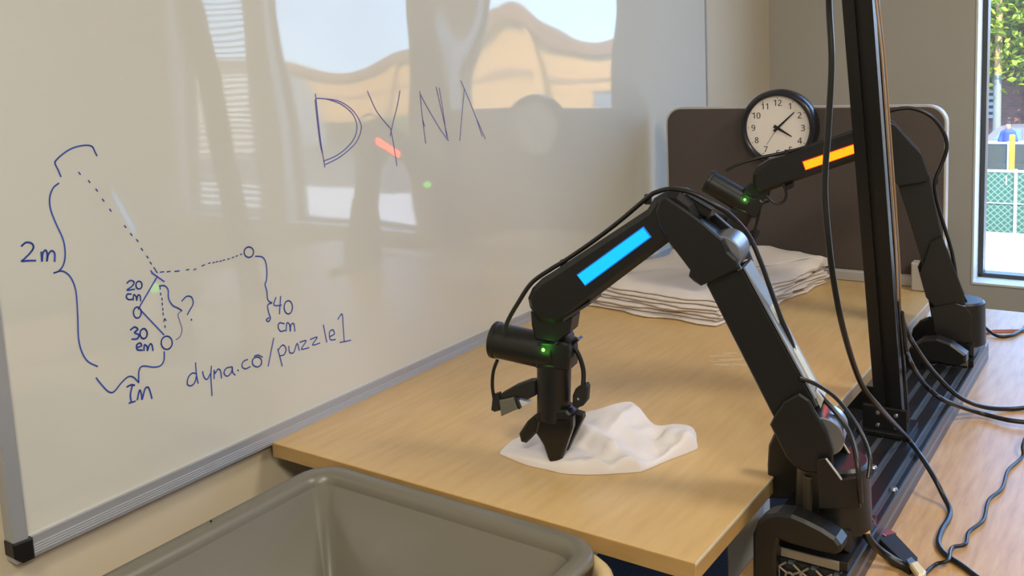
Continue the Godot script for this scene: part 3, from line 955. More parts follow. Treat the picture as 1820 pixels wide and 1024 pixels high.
# ================================================================ partition, clock
func build_partition() -> void:
	var x0 := -1.176
	var x1 := -0.448
	var t := thing("desk_partition", Vector3(0, 0, 0), "brownish grey fabric desk divider with rounded corners and pale trim", "partition")
	var zf := -2.526
	var shape := round_rect(x0, 0.765, x1, 1.193, 0.045, 8)
	put("fabric_panel", prism(inset(shape, 0.004), zf - 0.028, zf, 0.003), M.felt, t)
	# pale edging round the panel: an outer loop less an inner one
	var st := builder()
	var inner := inset(shape, 0.0045)
	for i in shape.size():
		var j := (i + 1) % shape.size()
		for q in [[shape, zf - 0.031, zf - 0.001], [inner, zf - 0.001, zf - 0.031]]:
			var s: PackedVector2Array = q[0]
			quad(st, Vector3(s[i].x, s[i].y, q[1]), Vector3(s[i].x, s[i].y, q[2]), Vector3(s[j].x, s[j].y, q[2]), Vector3(s[j].x, s[j].y, q[1]))
		for z in [zf - 0.001, zf - 0.031]:
			quad(st, Vector3(shape[i].x, shape[i].y, z), Vector3(inner[i].x, inner[i].y, z), Vector3(inner[j].x, inner[j].y, z), Vector3(shape[j].x, shape[j].y, z))
	put("edge_trim", done(st), M.trim, t)
	put("base_channel", box(Vector3(x0 + 0.03, TABLE_Y + 0.0005, zf - 0.03), Vector3(-0.475, 0.766, zf + 0.004), 0.002), M.alu_pale, t)
	put("foot", box(Vector3(-0.515, TABLE_Y + 0.0005, zf + 0.004), Vector3(-0.478, 0.81, zf + 0.045), 0.003), M.trim, t)
	put("foot", box(Vector3(-0.99, TABLE_Y + 0.0005, zf + 0.004), Vector3(-0.95, 0.81, zf + 0.045), 0.003), M.trim, t)

func build_clock() -> void:
	var c := Vector3(-0.8445, 1.1395, -2.524)
	var t := thing("wall_clock", c, "round wall clock with black rim and plain white dial hung on the grey divider", "clock")
	var r := 0.1005
	var st := builder()
	st.set_smooth_group(1)
	var prof: Array = [[r - 0.004, 0.0], [r, 0.006], [r, 0.030], [r - 0.004, 0.040], [r - 0.010, 0.043], [r - 0.016, 0.040], [r - 0.017, 0.031]]
	for k in prof.size() - 1:
		for i in 72:
			var u := TAU * i / 72
			var v := TAU * (i + 1) / 72
			quad(st, Vector3(cos(u) * prof[k][0], sin(u) * prof[k][0], prof[k][1]), Vector3(cos(u) * prof[k + 1][0], sin(u) * prof[k + 1][0], prof[k + 1][1]),
				Vector3(cos(v) * prof[k + 1][0], sin(v) * prof[k + 1][0], prof[k + 1][1]), Vector3(cos(v) * prof[k][0], sin(v) * prof[k][0], prof[k][1]))
	put("rim", done(st), M.clock_rim, t)
	var dial := put("dial", prism(disc(0, 0, r - 0.006, 72), 0.002, 0.031), M.clock_face, t)
	var font := SystemFont.new()
	font.font_names = PackedStringArray(["Droid Sans"])
	for h in range(1, 13):
		var u := TAU * h / 12.0
		var tm := TextMesh.new()
		tm.text = str(h)
		tm.font = font
		tm.font_size = 48
		tm.pixel_size = 0.00046
		tm.depth = 0.0006
		put("numeral", tm, M.print_black, dial, Transform3D(Basis(), Vector3(sin(u) * 0.0655, cos(u) * 0.0655, 0.0313)))
		put("hour_mark", box(Vector3(-0.0006, 0.0765, 0.031), Vector3(0.0006, 0.0805, 0.0315)), M.print_black, dial, Transform3D(Basis(Vector3.BACK, -u), Vector3.ZERO))
	put("minute_hand", prism(flat2([-0.0035, -0.012, 0.0035, -0.012, 0.0012, 0.060, -0.0012, 0.060]), 0.0345, 0.0352), M.print_black, t, Transform3D(Basis(Vector3.BACK, -deg_to_rad(47)), Vector3.ZERO))
	put("hour_hand", prism(flat2([-0.0042, -0.011, 0.0042, -0.011, 0.0012, 0.043, -0.0012, 0.043]), 0.0333, 0.034), M.print_black, t, Transform3D(Basis(Vector3.BACK, -deg_to_rad(121)), Vector3.ZERO))
	put("second_hand", prism(flat2([-0.0005, -0.008, 0.0005, -0.008, 0.0004, 0.052, -0.0004, 0.052]), 0.0358, 0.0361), M.print_black, t, Transform3D(Basis(Vector3.BACK, -deg_to_rad(213)), Vector3.ZERO))
	put("hub", bar(Vector3(0, 0, 0.03), Vector3(0, 0, 0.0375), 0.005, 0.004, 0.001, 20), M.print_black, t)

# ================================================================ tables
func build_tables() -> void:
	var t := thing("desk", Vector3(0, 0, 0), "pale maple desk along the whiteboard wall with a robot arm reaching over it", "desk")
	var st := builder()
	add_box(st, Vector3(-1.217, TABLE_Y - 0.026, -2.565), Vector3(-0.457, TABLE_Y - 0.0012, -1.035), 0.001)
	put("edge_band", done(st), M.maple_edge, t)
	put("top", box(Vector3(-1.216, TABLE_Y - 0.003, -2.564), Vector3(-0.4575, TABLE_Y, -1.0355), 0.0012), M.maple, t)
	put("edge_lip", box(Vector3(-0.4580, TABLE_Y - 0.004, -2.564), Vector3(-0.4562, TABLE_Y - 0.0004, -1.035), 0.0006), M.label, t)
	for p in [[-1.16, -1.33], [-0.50, -1.33], [-1.16, -2.50], [-0.50, -2.50]]:
		put("leg", box(Vector3(p[0] - 0.025, 0, p[1] - 0.025), Vector3(p[0] + 0.025, 0.712, p[1] + 0.025), 0.003), M.white_metal, t)
	for z in [-1.335, -2.50]:
		put("cross_rail", box(Vector3(-1.18, 0.64, z - 0.02), Vector3(-0.455, 0.665, z + 0.02), 0.002), M.slot, t)
	# pale scuffs in the varnish
	var scuff := mat(Color(0.80, 0.70, 0.55), 0.6)
	for q in [[-0.7544, -1.7915, -0.7141, -1.8161, -0.7114, -1.8093, -0.7482, -1.7825], [-0.7271, -1.7772, -0.6886, -1.8048, -0.6858, -1.7943, -0.7192, -1.7693], [-0.7354, -1.8217, -0.7107, -1.8383, -0.7091, -1.8309, -0.7293, -1.8124], [-0.7275, -1.7494, -0.6951, -1.7583, -0.6923, -1.7483, -0.7217, -1.7408], [-0.6979, -1.7685, -0.6624, -1.7713, -0.6619, -1.7639, -0.6922, -1.7598], [-0.7394, -1.7669, -0.7218, -1.7641, -0.7201, -1.7571, -0.7354, -1.7571]]:
		put("scuff", prism(flat2(q), -0.0002, 0.0, 0), scuff, t, FLAT.translated(Vector3(0, TABLE_Y + 0.0001, 0)))
	t = thing("work_table", Vector3(0, 0, 0), "lower wood table on the right carrying the rail and loose cables", "table")
	put("top", prism(round_rect(-0.470, -2.775, 0.36, -0.85, 0.03, 6), 0, 0.028, 0.003), M.oak, t, FLAT.translated(Vector3(0, WOOD_Y, 0)))
	for p in [[-0.42, -0.95], [0.30, -0.95], [-0.42, -2.68], [0.30, -2.68]]:
		put("leg", box(Vector3(p[0] - 0.025, 0, p[1] - 0.025), Vector3(p[0] + 0.025, WOOD_Y - 0.029, p[1] + 0.025), 0.003), M.black_matte, t)

# a flat shape drawn in x, z: its local z points down
const FLAT := Transform3D(Basis(Vector3(1, 0, 0), Vector3(0, 0, 1), Vector3(0, -1, 0)), Vector3.ZERO)

# ================================================================ tubs
func rr_loop(x0: float, z0: float, x1: float, z1: float, r: float, y: float) -> PackedVector3Array:
	var l := PackedVector3Array()
	for p in round_rect(x0, z0, x1, z1, r, 8): l.append(Vector3(p.x, y, p.y))
	return l

func tub_skin(x0: float, z0: float, x1: float, z1: float, r: float, prof: Array) -> ArrayMesh:
	var loops: Array = []
	for p in prof: loops.append(rr_loop(x0 + p[0], z0 + p[0], x1 - p[0], z1 - p[0], maxf(r - p[0] * 0.8, 0.012), p[1]))
	return loft(loops, true, true)

func build_tubs() -> void:
	var t := thing("storage_bin", Vector3(0, 0, 0), "tall beige plastic bin holding the grey tub, only its rim showing", "bin")
	put("body", tub_skin(-1.105, -1.022, -0.533, -0.48, 0.075, [[0.05, 0.0], [0.022, 0.66], [0.018, 0.70], [0.005, 0.702], [0.0, 0.708], [0.0, 0.720], [0.005, 0.7255], [0.016, 0.7255], [0.021, 0.718], [0.026, 0.66], [0.054, 0.01]]), M.beige, t)
	t = thing("plastic_tub", Vector3(0, 0, 0), "grey rectangular plastic tub with rolled rim, empty, before the desk end", "tub")
	put("basin", tub_skin(-1.083, -1.021, -0.568, -0.50, 0.055, [[0.072, 0.545], [0.062, 0.55], [0.034, 0.725], [0.004, 0.727], [0.0, 0.730], [0.0, 0.738], [0.004, 0.742], [0.020, 0.742], [0.026, 0.739], [0.031, 0.728], [0.060, 0.565], [0.070, 0.556]]), M.tub, t)
	put("rim_mark", bar(Vector3(-1.07, 0.7459, -0.7899), Vector3(-1.07, 0.7435, -0.7896), 0.0015, 0.0015, 0.0, 10), M.black_cap, t)

# ================================================================ rail and post
func slotted(w: float, h: float, cols: int, rows: int) -> PackedVector2Array:
	# outline of an aluminium profile with narrow slots, centred
	var p := PackedVector2Array()
	var s := 0.0042
	var d := 0.006
	for side in 4:
		var n := cols if side % 2 == 0 else rows
		var l := w if side % 2 == 0 else h
		var o := h if side % 2 == 0 else w
		for k in n:
			var c := -l / 2 + l * (k + 0.5) / n
			for q in [[c - s, 0.0], [c - s, d], [c + s, d], [c + s, 0.0]]:
				p.append(Vector2(q[0], -o / 2 + q[1]).rotated(PI / 2 * side))
		p.append(Vector2(l / 2, -o / 2).rotated(PI / 2 * side))
	return p

func build_rail_and_post() -> void:
	var xc := -0.382
	var z0 := -2.335
	var z1 := -1.207
	var t := thing("mounting_rail", Vector3(xc, RAIL_Y - 0.02, 0), "wide black slotted aluminium rail lying on the wood table", "rail")
	put("profile", prism(slotted(0.12, 0.04, 4, 1), z0, z1, 0.0), M.anodized, t)
	for k in 4:
		var x := -0.045 + 0.03 * k
		put("slot_strip", box(Vector3(x - 0.004, 0.0135, z0), Vector3(x + 0.004, 0.0175, z1 - 0.002)), M.slot, t)
		put("slot_lip", box(Vector3(x + 0.0042, 0.0195, z0), Vector3(x + 0.0056, 0.0204, z1 - 0.002)), M.slot, t)
	put("edge_lip", box(Vector3(0.0575, 0.0185, z0), Vector3(0.0603, 0.0203, z1)), M.slot, t)
	put("side_strip", box(Vector3(0.0545, -0.004, z0), Vector3(0.0602, 0.004, z1 - 0.002)), M.slot, t)
	# the sawn end: webs of the four hollow cells
	var st := builder()
	var zf := z1 + 0.004
	for k in 4:
		var c := Vector2(-0.045 + 0.03 * k, 0)
		for a in 10:
			var u := TAU * a / 10
			var v := TAU * (a + 1) / 10
			add_bar(st, Vector3(c.x + cos(u) * 0.0055, sin(u) * 0.0055, zf), Vector3(c.x + cos(v) * 0.0055, sin(v) * 0.0055, zf), 0.0017, 0.0017, 0.0, 6)
		for d in [[1, 1], [1, -1], [-1, 1], [-1, -1]]:
			add_bar(st, Vector3(c.x + d[0] * 0.0042, d[1] * 0.0042, zf), Vector3(c.x + d[0] * 0.0145, d[1] * 0.0105, zf), 0.0017, 0.0017, 0.0, 6)
			add_bar(st, Vector3(c.x + d[0] * 0.0145, d[1] * 0.0105, zf), Vector3(c.x + d[0] * 0.0050, d[1] * 0.0185, zf), 0.0017, 0.0017, 0.0, 6)
			add_bar(st, Vector3(c.x + d[0] * 0.0145, d[1] * 0.0105, zf), Vector3(c.x + d[0] * 0.0145, d[1] * 0.0004, zf), 0.0017, 0.0017, 0.0, 6)
	put("end_lattice", done(st), M.cut_alu, t)
	for p in [[-0.3761, 0.6785, -1.5541], [-0.3308, 0.6785, -1.4894]]:
		var q: Vector3 = Vector3(p[0], p[1], p[2]) - t.position
		put("screw", bar(q - Vector3(0, 0.002, 0), q + Vector3(0, 0.003, 0), 0.0065, 0.005, 0.001, 16), M.satin, t)

	var foot := Vector3(-0.3865, RAIL_Y + 0.001, -1.735)
	var top := Vector3(-0.4092, 1.4245, -1.6)
	var dir := (top - foot).normalized()
	var p := thing("camera_post", foot, "black slotted metal post rising from the rail past the picture's top", "post")
	var bz := dir
	var bx := (Vector3(1, 0, 0) - bz * bz.x).normalized()
	var bs := Basis(bx, bz.cross(bx), bz)
	put("profile", prism(slotted(0.045, 0.045, 1, 1), 0.004, 1.25, 0.0), M.black, p, Transform3D(bs, Vector3.ZERO))
	put("foot_plate", box(Vector3(-0.05, 0, -0.035), Vector3(0.034, 0.008, 0.05), 0.001), M.black, p)
	put("foot_bracket", box(Vector3(-0.044, 0.004, 0.026), Vector3(0.030, 0.048, 0.034), 0.002), M.black, p)
	for q in [Vector3(-0.018, 0.036, 0.034), Vector3(0.012, 0.036, 0.034), Vector3(0.012, 0.014, 0.034), Vector3(-0.018, 0.014, 0.034)]:
		put("bolt", bar(q, q + Vector3(0, 0, 0.004), 0.0045, 0.003, 0.0005, 12), M.steel, p)

# ================================================================ cloths
func build_cloths() -> void:
	var labels := ["bottom towel of the white stack, flat on the desk", "second towel from the bottom of the white stack", "third towel from the bottom, its front edge wavy", "middle towel of the white stack by the divider",
		"third towel from the top of the white stack", "towel just under the topmost one of the stack", "topmost white towel of the stack, with a raised fold on top"]
	var y := TABLE_Y + 0.0006
	for k in 7:
		var th := 0.0065 + 0.001 * (k % 3)
		towel(k, y, th, labels[k])
		y += th + 0.0004
	napkin()

func towel(k: int, y: float, th: float, label: String) -> void:
	var r := RandomNumberGenerator.new()
	r.seed = 40 + k
	var c: Array = [Vector2(-1.172, -2.028), Vector2(-0.812, -1.985), Vector2(-0.712, -2.475), Vector2(-1.10, -2.505)]
	for i in 4: c[i] += Vector2(r.randf_range(-0.012, 0.012), r.randf_range(-0.010, 0.006)) + Vector2(0.0, -0.003 * k if i < 2 else 0.0)
	var n := FastNoiseLite.new()
	n.seed = 60 + k
	n.frequency = 5.0
	var loops: Array = []
	var edge := PackedVector2Array()
	for s in 4:
		for i in 26:
			var t := i / 26.0
			var q: Vector2 = c[s].lerp(c[(s + 1) % 4], t)
			var out: Vector2 = (c[(s + 1) % 4] - c[s]).normalized()
			out = Vector2(out.y, -out.x) * -1.0
			q += out * (n.get_noise_2d(q.x * 1.2, q.y * 1.2 + k) * 0.022 + sin(t * PI) * 0.008)
			edge.append(q)
	var mid := Vector2(-0.95, -2.25)
	for lv in [[0.0, 0.0], [0.97, 0.0], [0.995, 0.2], [1.0, 0.5], [0.995, 0.8], [0.98, 0.97], [0.93, 1.0], [0.8, 1.0], [0.6, 1.0], [0.4, 1.0], [0.2, 1.0], [0.0, 1.0]]:
		var l := PackedVector3Array()
		for q in edge:
			var p := mid.lerp(q, maxf(lv[0], 0.001))
			var h: float = y + th * lv[1]
			if k == 6 and lv[1] == 1.0:
				h += 0.006 + 0.010 * maxf(0.0, n.get_noise_2d(p.x * 0.7, p.y * 0.7)) + 0.012 * exp(-pow((p.x + 1.02 + 0.5 * (p.y + 2.2)) / 0.025, 2)) * smoothstep(1.0, 0.8, lv[0])
			if k == 6 and p.y < -2.36 and lv[1] > 0.4: h += (-2.36 - p.y) * 0.16
			l.append(Vector3(p.x, h, p.y))
		loops.append(l)
	var st := loft(loops)
	tag(put("folded_towel", st, M.towel), label, "towel", "white towels stacked by the divider")

func napkin() -> void:
	var edge := flat3([-0.8522, 0.7412, -1.1855, -0.8343, 0.7412, -1.1783, -0.7914, 0.7412, -1.1691, -0.7565, 0.7412, -1.1703, -0.7271, 0.7412, -1.1711, -0.7032, 0.7412, -1.1802, -0.6778, 0.7412, -1.1947, -0.6542, 0.7412, -1.2125, -0.6336, 0.742, -1.2288, -0.6261, 0.742, -1.2398, -0.6094, 0.7412, -1.2927, -0.5905, 0.743, -1.3467, -0.5946, 0.748, -1.361, -0.6048, 0.752, -1.3829, -0.6185, 0.758, -1.3904, -0.6379, 0.758, -1.3879, -0.6568, 0.756, -1.3751, -0.6734, 0.754, -1.3743, -0.692, 0.758, -1.3859, -0.7142, 0.765, -1.4021, -0.7371, 0.768, -1.4164, -0.7553, 0.765, -1.3977, -0.7719, 0.762, -1.3681, -0.7903, 0.758, -1.3524, -0.8062, 0.752, -1.3045, -0.8309, 0.748, -1.2561, -0.8545, 0.744, -1.2329, -0.8578, 0.742, -1.2131])
	var ctl := flat3([-0.7228, 0.776, -1.3825, -0.7224, 0.776, -1.3455, -0.7277, 0.774, -1.307, -0.7368, 0.772, -1.2678, -0.6845, 0.768, -1.2446, -0.6532, 0.757, -1.2481, -0.6406, 0.752, -1.2472, -0.6509, 0.754, -1.301, -0.6557, 0.755, -1.3414, -0.6797, 0.762, -1.3403, -0.6326, 0.765, -1.3446, -0.606, 0.766, -1.3384, -0.6121, 0.755, -1.3198, -0.6234, 0.749, -1.293, -0.7, 0.762, -1.2278, -0.7264, 0.765, -1.2051, -0.7511, 0.757, -1.2125, -0.6844, 0.76, -1.1995, -0.6578, 0.756, -1.2202, -0.712, 0.758, -1.1799, -0.6938, 0.75, -1.1812, -0.6595, 0.75, -1.2052, -0.7816, 0.757, -1.1955, -0.8144, 0.754, -1.1975, -0.7883, 0.753, -1.1734, -0.7549, 0.753, -1.1687, -0.8358, 0.748, -1.1891, -0.7799, 0.76, -1.2435, -0.7762, 0.755, -1.2286])
	var ring := PackedVector3Array()
	for i in edge.size():
		for k in 4:
			var q: Vector3 = edge[i].cubic_interpolate(edge[(i + 1) % edge.size()], edge[(i + edge.size() - 1) % edge.size()], edge[(i + 2) % edge.size()], k / 4.0)
			ring.append(q)
	var mid := Vector2(ctl[4].x, ctl[4].z)
	var loops: Array = []
	var under := PackedVector3Array()
	for q in ring: under.append(Vector3(q.x, TABLE_Y + 0.0006, q.z))
	loops.append(under)
	var fp: Array = [-0.7498, -1.2723, -0.6273, -1.2232, -0.7029, -1.1899, -0.6256, -1.2196, -0.7283, -1.3461, -0.6393, -1.2778, -0.6529, -1.336, -0.6121, -1.2409, -0.6045, -1.2732, -0.5972, -1.346, -0.8131, -1.1567, -0.7314, -1.1556, -0.7067, -1.2403, -0.7128, -1.3827, -0.7219, -1.2319, -0.6636, -1.2051]
	var fq := flat2(fp)
	var folds: Array = [[fq[0], fq[1], 0.009, 0.022], [fq[2], fq[3], 0.007, 0.018], [fq[4], fq[5], 0.005, 0.020], [fq[6], fq[7], -0.006, 0.022], [fq[8], fq[9], 0.005, 0.020], [fq[10], fq[11], 0.006, 0.022], [fq[12], fq[13], 0.004, 0.015], [fq[14], fq[15], -0.006, 0.020]]
	var nz := FastNoiseLite.new()
	nz.frequency = 14.0
	for s in [1.0, 0.985, 0.965, 0.94, 0.91, 0.88, 0.84, 0.8, 0.76, 0.72, 0.68, 0.64, 0.6, 0.56, 0.52, 0.48, 0.44, 0.4, 0.36, 0.32, 0.28, 0.24, 0.2, 0.16, 0.12, 0.08, 0.04, 0.001]:
		var l := PackedVector3Array()
		for q in ring:
			var p := mid.lerp(Vector2(q.x, q.z), s)
			var wsum := 0.0
			var h := 0.0
			for c in ctl:
				var w := 1.0 / pow(Vector2(c.x - p.x, c.z - p.y).length_squared() + 0.00003, 1.7)
				wsum += w
				h += w * c.y
			h /= wsum
			h += nz.get_noise_2d(p.x, p.y) * 0.002
			for f in folds:
				var q2 := Geometry2D.get_closest_point_to_segment(p, f[0], f[1])
				h += f[2] * maxf(0.0, 1.0 - q2.distance_to(p) / f[3])
			var e := clampf((1.0 - s) / 0.14, 0, 1)
			e = sqrt(1.0 - (1.0 - e) * (1.0 - e))
			l.append(Vector3(p.x, maxf(lerpf(q.y, h, e), TABLE_Y + 0.0016), p.y))
		loops.append(l)
	tag(put("napkin", loft(loops), M.cloth), "crumpled white cloth napkin lying under the near gripper's fingers", "napkin")

# ================================================================ robot arms
const NEAR_BASE := Vector3(-0.37500, 0.67700, -1.26500)
const NEAR_OUT := Vector3(-0.98492, 0.00000, 0.17299)
const FAR_BASE := Vector3(-0.37200, 0.67700, -2.19000)
const FAR_OUT := Vector3(-0.96589, 0.00000, 0.25897)

func bend(out: Vector3) -> Transform3D:
	return Transform3D(Basis(out, Vector3.UP, out.cross(Vector3.UP)), Vector3.ZERO)

# a side plate or housing: outline in the arm's own plane, between two depths towards the camera
func slab(called: String, a: Array, t0: float, t1: float, bevel: float, mt: Material, parent: Node3D, xf: Transform3D) -> MeshInstance3D:
	return put(called, prism(flat2(a), -maxf(t0, t1), -minf(t0, t1), bevel), mt, parent, xf)

func pin(called: String, c: Array, t0: float, t1: float, r: float, mt: Material, parent: Node3D, xf: Transform3D) -> MeshInstance3D:
	return put(called, bar(Vector3(c[0], c[1], -t1), Vector3(c[0], c[1], -t0), r, r, 0.0015, 36), mt, parent, xf)

func light_bar(a: Array, mt: Material, color: Color, energy: float, parent: Node3D, xf: Transform3D) -> void:
	slab("light_bar", a, 0.027, 0.0345, 0.0012, mt, parent, xf)
	var rim := PackedVector2Array(inset(flat2(a), -0.0016 if not Geometry2D.is_polygon_clockwise(flat2(a)) else 0.0016))
	put("bar_edge", prism(rim, -0.0325, -0.027, 0.0012), lamp_mat(color, 0.55), parent, xf)
	# the lamp itself: as long and wide as the bar, just proud of its face
	var p := flat2(a)
	var q: Vector2 = (p[0] + p[1] + p[2] + p[3]) * 0.25
	var d: Vector2 = ((p[1] + p[2]) - (p[0] + p[3])).normalized()
	var l := AreaLight3D.new()
	l.name = "bar_glow"
	l.light_color = color
	l.light_energy = energy
	l.area_size = Vector2(p[0].distance_to(p[1]), p[0].distance_to(p[3]))
	l.area_range = 6.0
	l.area_attenuation = 2.0
	l.shadow_enabled = true
	l.transform = xf * Transform3D(Basis(Vector3(d.x, d.y, 0), Vector3(-d.y, d.x, 0), Vector3(0, 0, 1)), Vector3(q.x, q.y, -0.0352))
	parent.add_child(l, true)

func status_led(c: Array, t: float, parent: Node3D, xf: Transform3D) -> void:
	put("status_light", bar(Vector3(c[0], c[1], -t), Vector3(c[0], c[1], -t - 0.003), 0.0030, 0.0022, 0.0005, 14), lamp_mat(Color(0.55, 1.0, 0.45), 1.6), parent, xf)
	var l := OmniLight3D.new()
	l.name = "status_glow"
	l.light_color = Color(0.3, 1.0, 0.2)
	l.light_energy = 0.0003
	l.light_size = 0.003
	l.omni_range = 2.0
	l.omni_attenuation = 2.0
	l.shadow_enabled = true
	l.position = xf * Vector3(c[0], c[1], -t - 0.008)
	parent.add_child(l, true)

# wrist, gripper and its small camera, all in the near arm's plane
func gripper(t: Node3D, xf: Transform3D) -> void:
	var a: Array = [0.4786, 0.2521, 0.3768, 0.2399]
	var p0 := Vector3(a[0], a[1], 0)
	var p1 := Vector3(a[2], a[3], 0)
	put("wrist_motor", bar(p0, p1, 0.0275, 0.0275, 0.002, 40), M.black, t, xf)
	put("motor_cap", bar(p0 - (p1 - p0).normalized() * 0.004, p0 + (p1 - p0).normalized() * 0.006, 0.0290, 0.0290, 0.002, 40), M.black, t, xf)
	slab("gripper_mount", [0.4001, 0.26, 0.3575, 0.2655, 0.3488, 0.2628, 0.3479, 0.2397, 0.3504, 0.2221, 0.4037, 0.221], -0.018, 0.024, 0.003, M.black, t, xf)
	var b: Array = [0.3819, 0.2288, 0.3868, 0.1352]
	put("gripper_body", bar(Vector3(b[0], b[1], 0), Vector3(b[2], b[3], 0), 0.0262, 0.0255, 0.002, 40), M.black, t, xf)
	slab("top_cap", [0.3846, 0.2642, 0.3796, 0.2751, 0.3713, 0.2793, 0.3606, 0.2775, 0.3537, 0.2712, 0.3506, 0.2593, 0.3831, 0.2564], -0.016, 0.012, 0.003, M.black, t, xf)
	slab("connector", [0.3532, 0.2585, 0.3412, 0.2678, 0.3378, 0.2651, 0.3497, 0.2545], -0.012, 0.008, 0.001, M.black_gloss, t, xf)
	slab("seam_plate", [0.3906, 0.2617, 0.3708, 0.2622, 0.3652, 0.2666, 0.3644, 0.2649, 0.37, 0.2601, 0.3907, 0.26], 0.022, 0.0265, 0.0, M.plate, t, xf)
	slab("camera_arm", [0.4107, 0.1956, 0.4239, 0.193, 0.4473, 0.1823, 0.4718, 0.1668, 0.4713, 0.1586, 0.4464, 0.1663, 0.4253, 0.164, 0.4118, 0.1719], -0.010, 0.010, 0.002, M.black_matte, t, xf)
	slab("camera", [0.4728, 0.1579, 0.4468, 0.1665, 0.4418, 0.1477, 0.4703, 0.1323], -0.014, 0.013, 0.002, mat(Color(0.40, 0.395, 0.36), 0.3), t, xf)
	slab("camera_face", [0.4465, 0.1684, 0.4431, 0.1692, 0.4355, 0.1502, 0.439, 0.1475], -0.015, 0.014, 0.001, M.black, t, xf)
	slab("lens_cover", [0.4451, 0.1619, 0.4245, 0.1579, 0.4392, 0.148], -0.008, 0.008, 0.001, M.white_metal, t, xf)
	slab("plug", [0.4855, 0.1636, 0.4756, 0.1675, 0.4732, 0.1567, 0.4731, 0.1402, 0.4841, 0.1361, 0.4898, 0.1382], -0.006, 0.008, 0.002, M.black_matte, t, xf)
	slab("cable_clamp", [0.3519, 0.178, 0.347, 0.1892, 0.3369, 0.1964, 0.3297, 0.1981, 0.3273, 0.1931, 0.3298, 0.1718, 0.3355, 0.1641, 0.3464, 0.1584, 0.3526, 0.162], -0.008, 0.008, 0.002, M.black_matte, t, xf)
	pin("clamp_screw", [0.3431, 0.1738], 0.006, 0.0095, 0.0022, M.steel, t, xf)
	slab("carriage", [0.4091, 0.1424, 0.4012, 0.1542, 0.3573, 0.1595, 0.3504, 0.1533, 0.3526, 0.1443, 0.3635, 0.1393, 0.4049, 0.134], -0.018, 0.022, 0.003, M.black, t, xf)
	slab("finger", [0.4065, 0.1471, 0.427, 0.1292, 0.4418, 0.1072, 0.4391, 0.0943, 0.4306, 0.0932, 0.4221, 0.1016, 0.4167, 0.1087, 0.4119, 0.1121, 0.3975, 0.1204, 0.3811, 0.1369], -0.012, 0.012, 0.003, M.black, t, xf)
	slab("finger", [0.4094, 0.1173, 0.3973, 0.0982, 0.3916, 0.0801, 0.3866, 0.0682, 0.3812, 0.0659, 0.3738, 0.0674, 0.3668, 0.0828, 0.3596, 0.1035, 0.3486, 0.1324, 0.347, 0.1503, 0.4017, 0.1434], 0.006, 0.022, 0.003, M.black_gloss, t, xf)
	slab("finger", [0.3638, 0.1354, 0.3532, 0.1475, 0.3415, 0.1454, 0.3409, 0.1383, 0.3687, 0.083, 0.3751, 0.0839, 0.3704, 0.1092], -0.020, -0.004, 0.002, M.black, t, xf)
	status_led([0.3878, 0.2524], 0.0265, t, xf)

func robot_base(t: Node3D, twist: float) -> void:
	put("base_plate", box(Vector3(-0.056, 0.0005, -0.10), Vector3(0.050, 0.014, 0.051), 0.001), M.black, t)
	put("shim_plate", box(Vector3(-0.050, 0.001, 0.046), Vector3(0.040, 0.0135, 0.054), 0.001), M.cut_alu, t)
	put("base_block", box(Vector3(-0.052, 0.014, -0.085), Vector3(0.046, 0.045, 0.03), 0.006), M.black, t)
	put("column", bar(Vector3(0.012, 0.03, -0.02), Vector3(0.012, 0.125, -0.02), 0.050, 0.047, 0.004, 48), M.black, t)

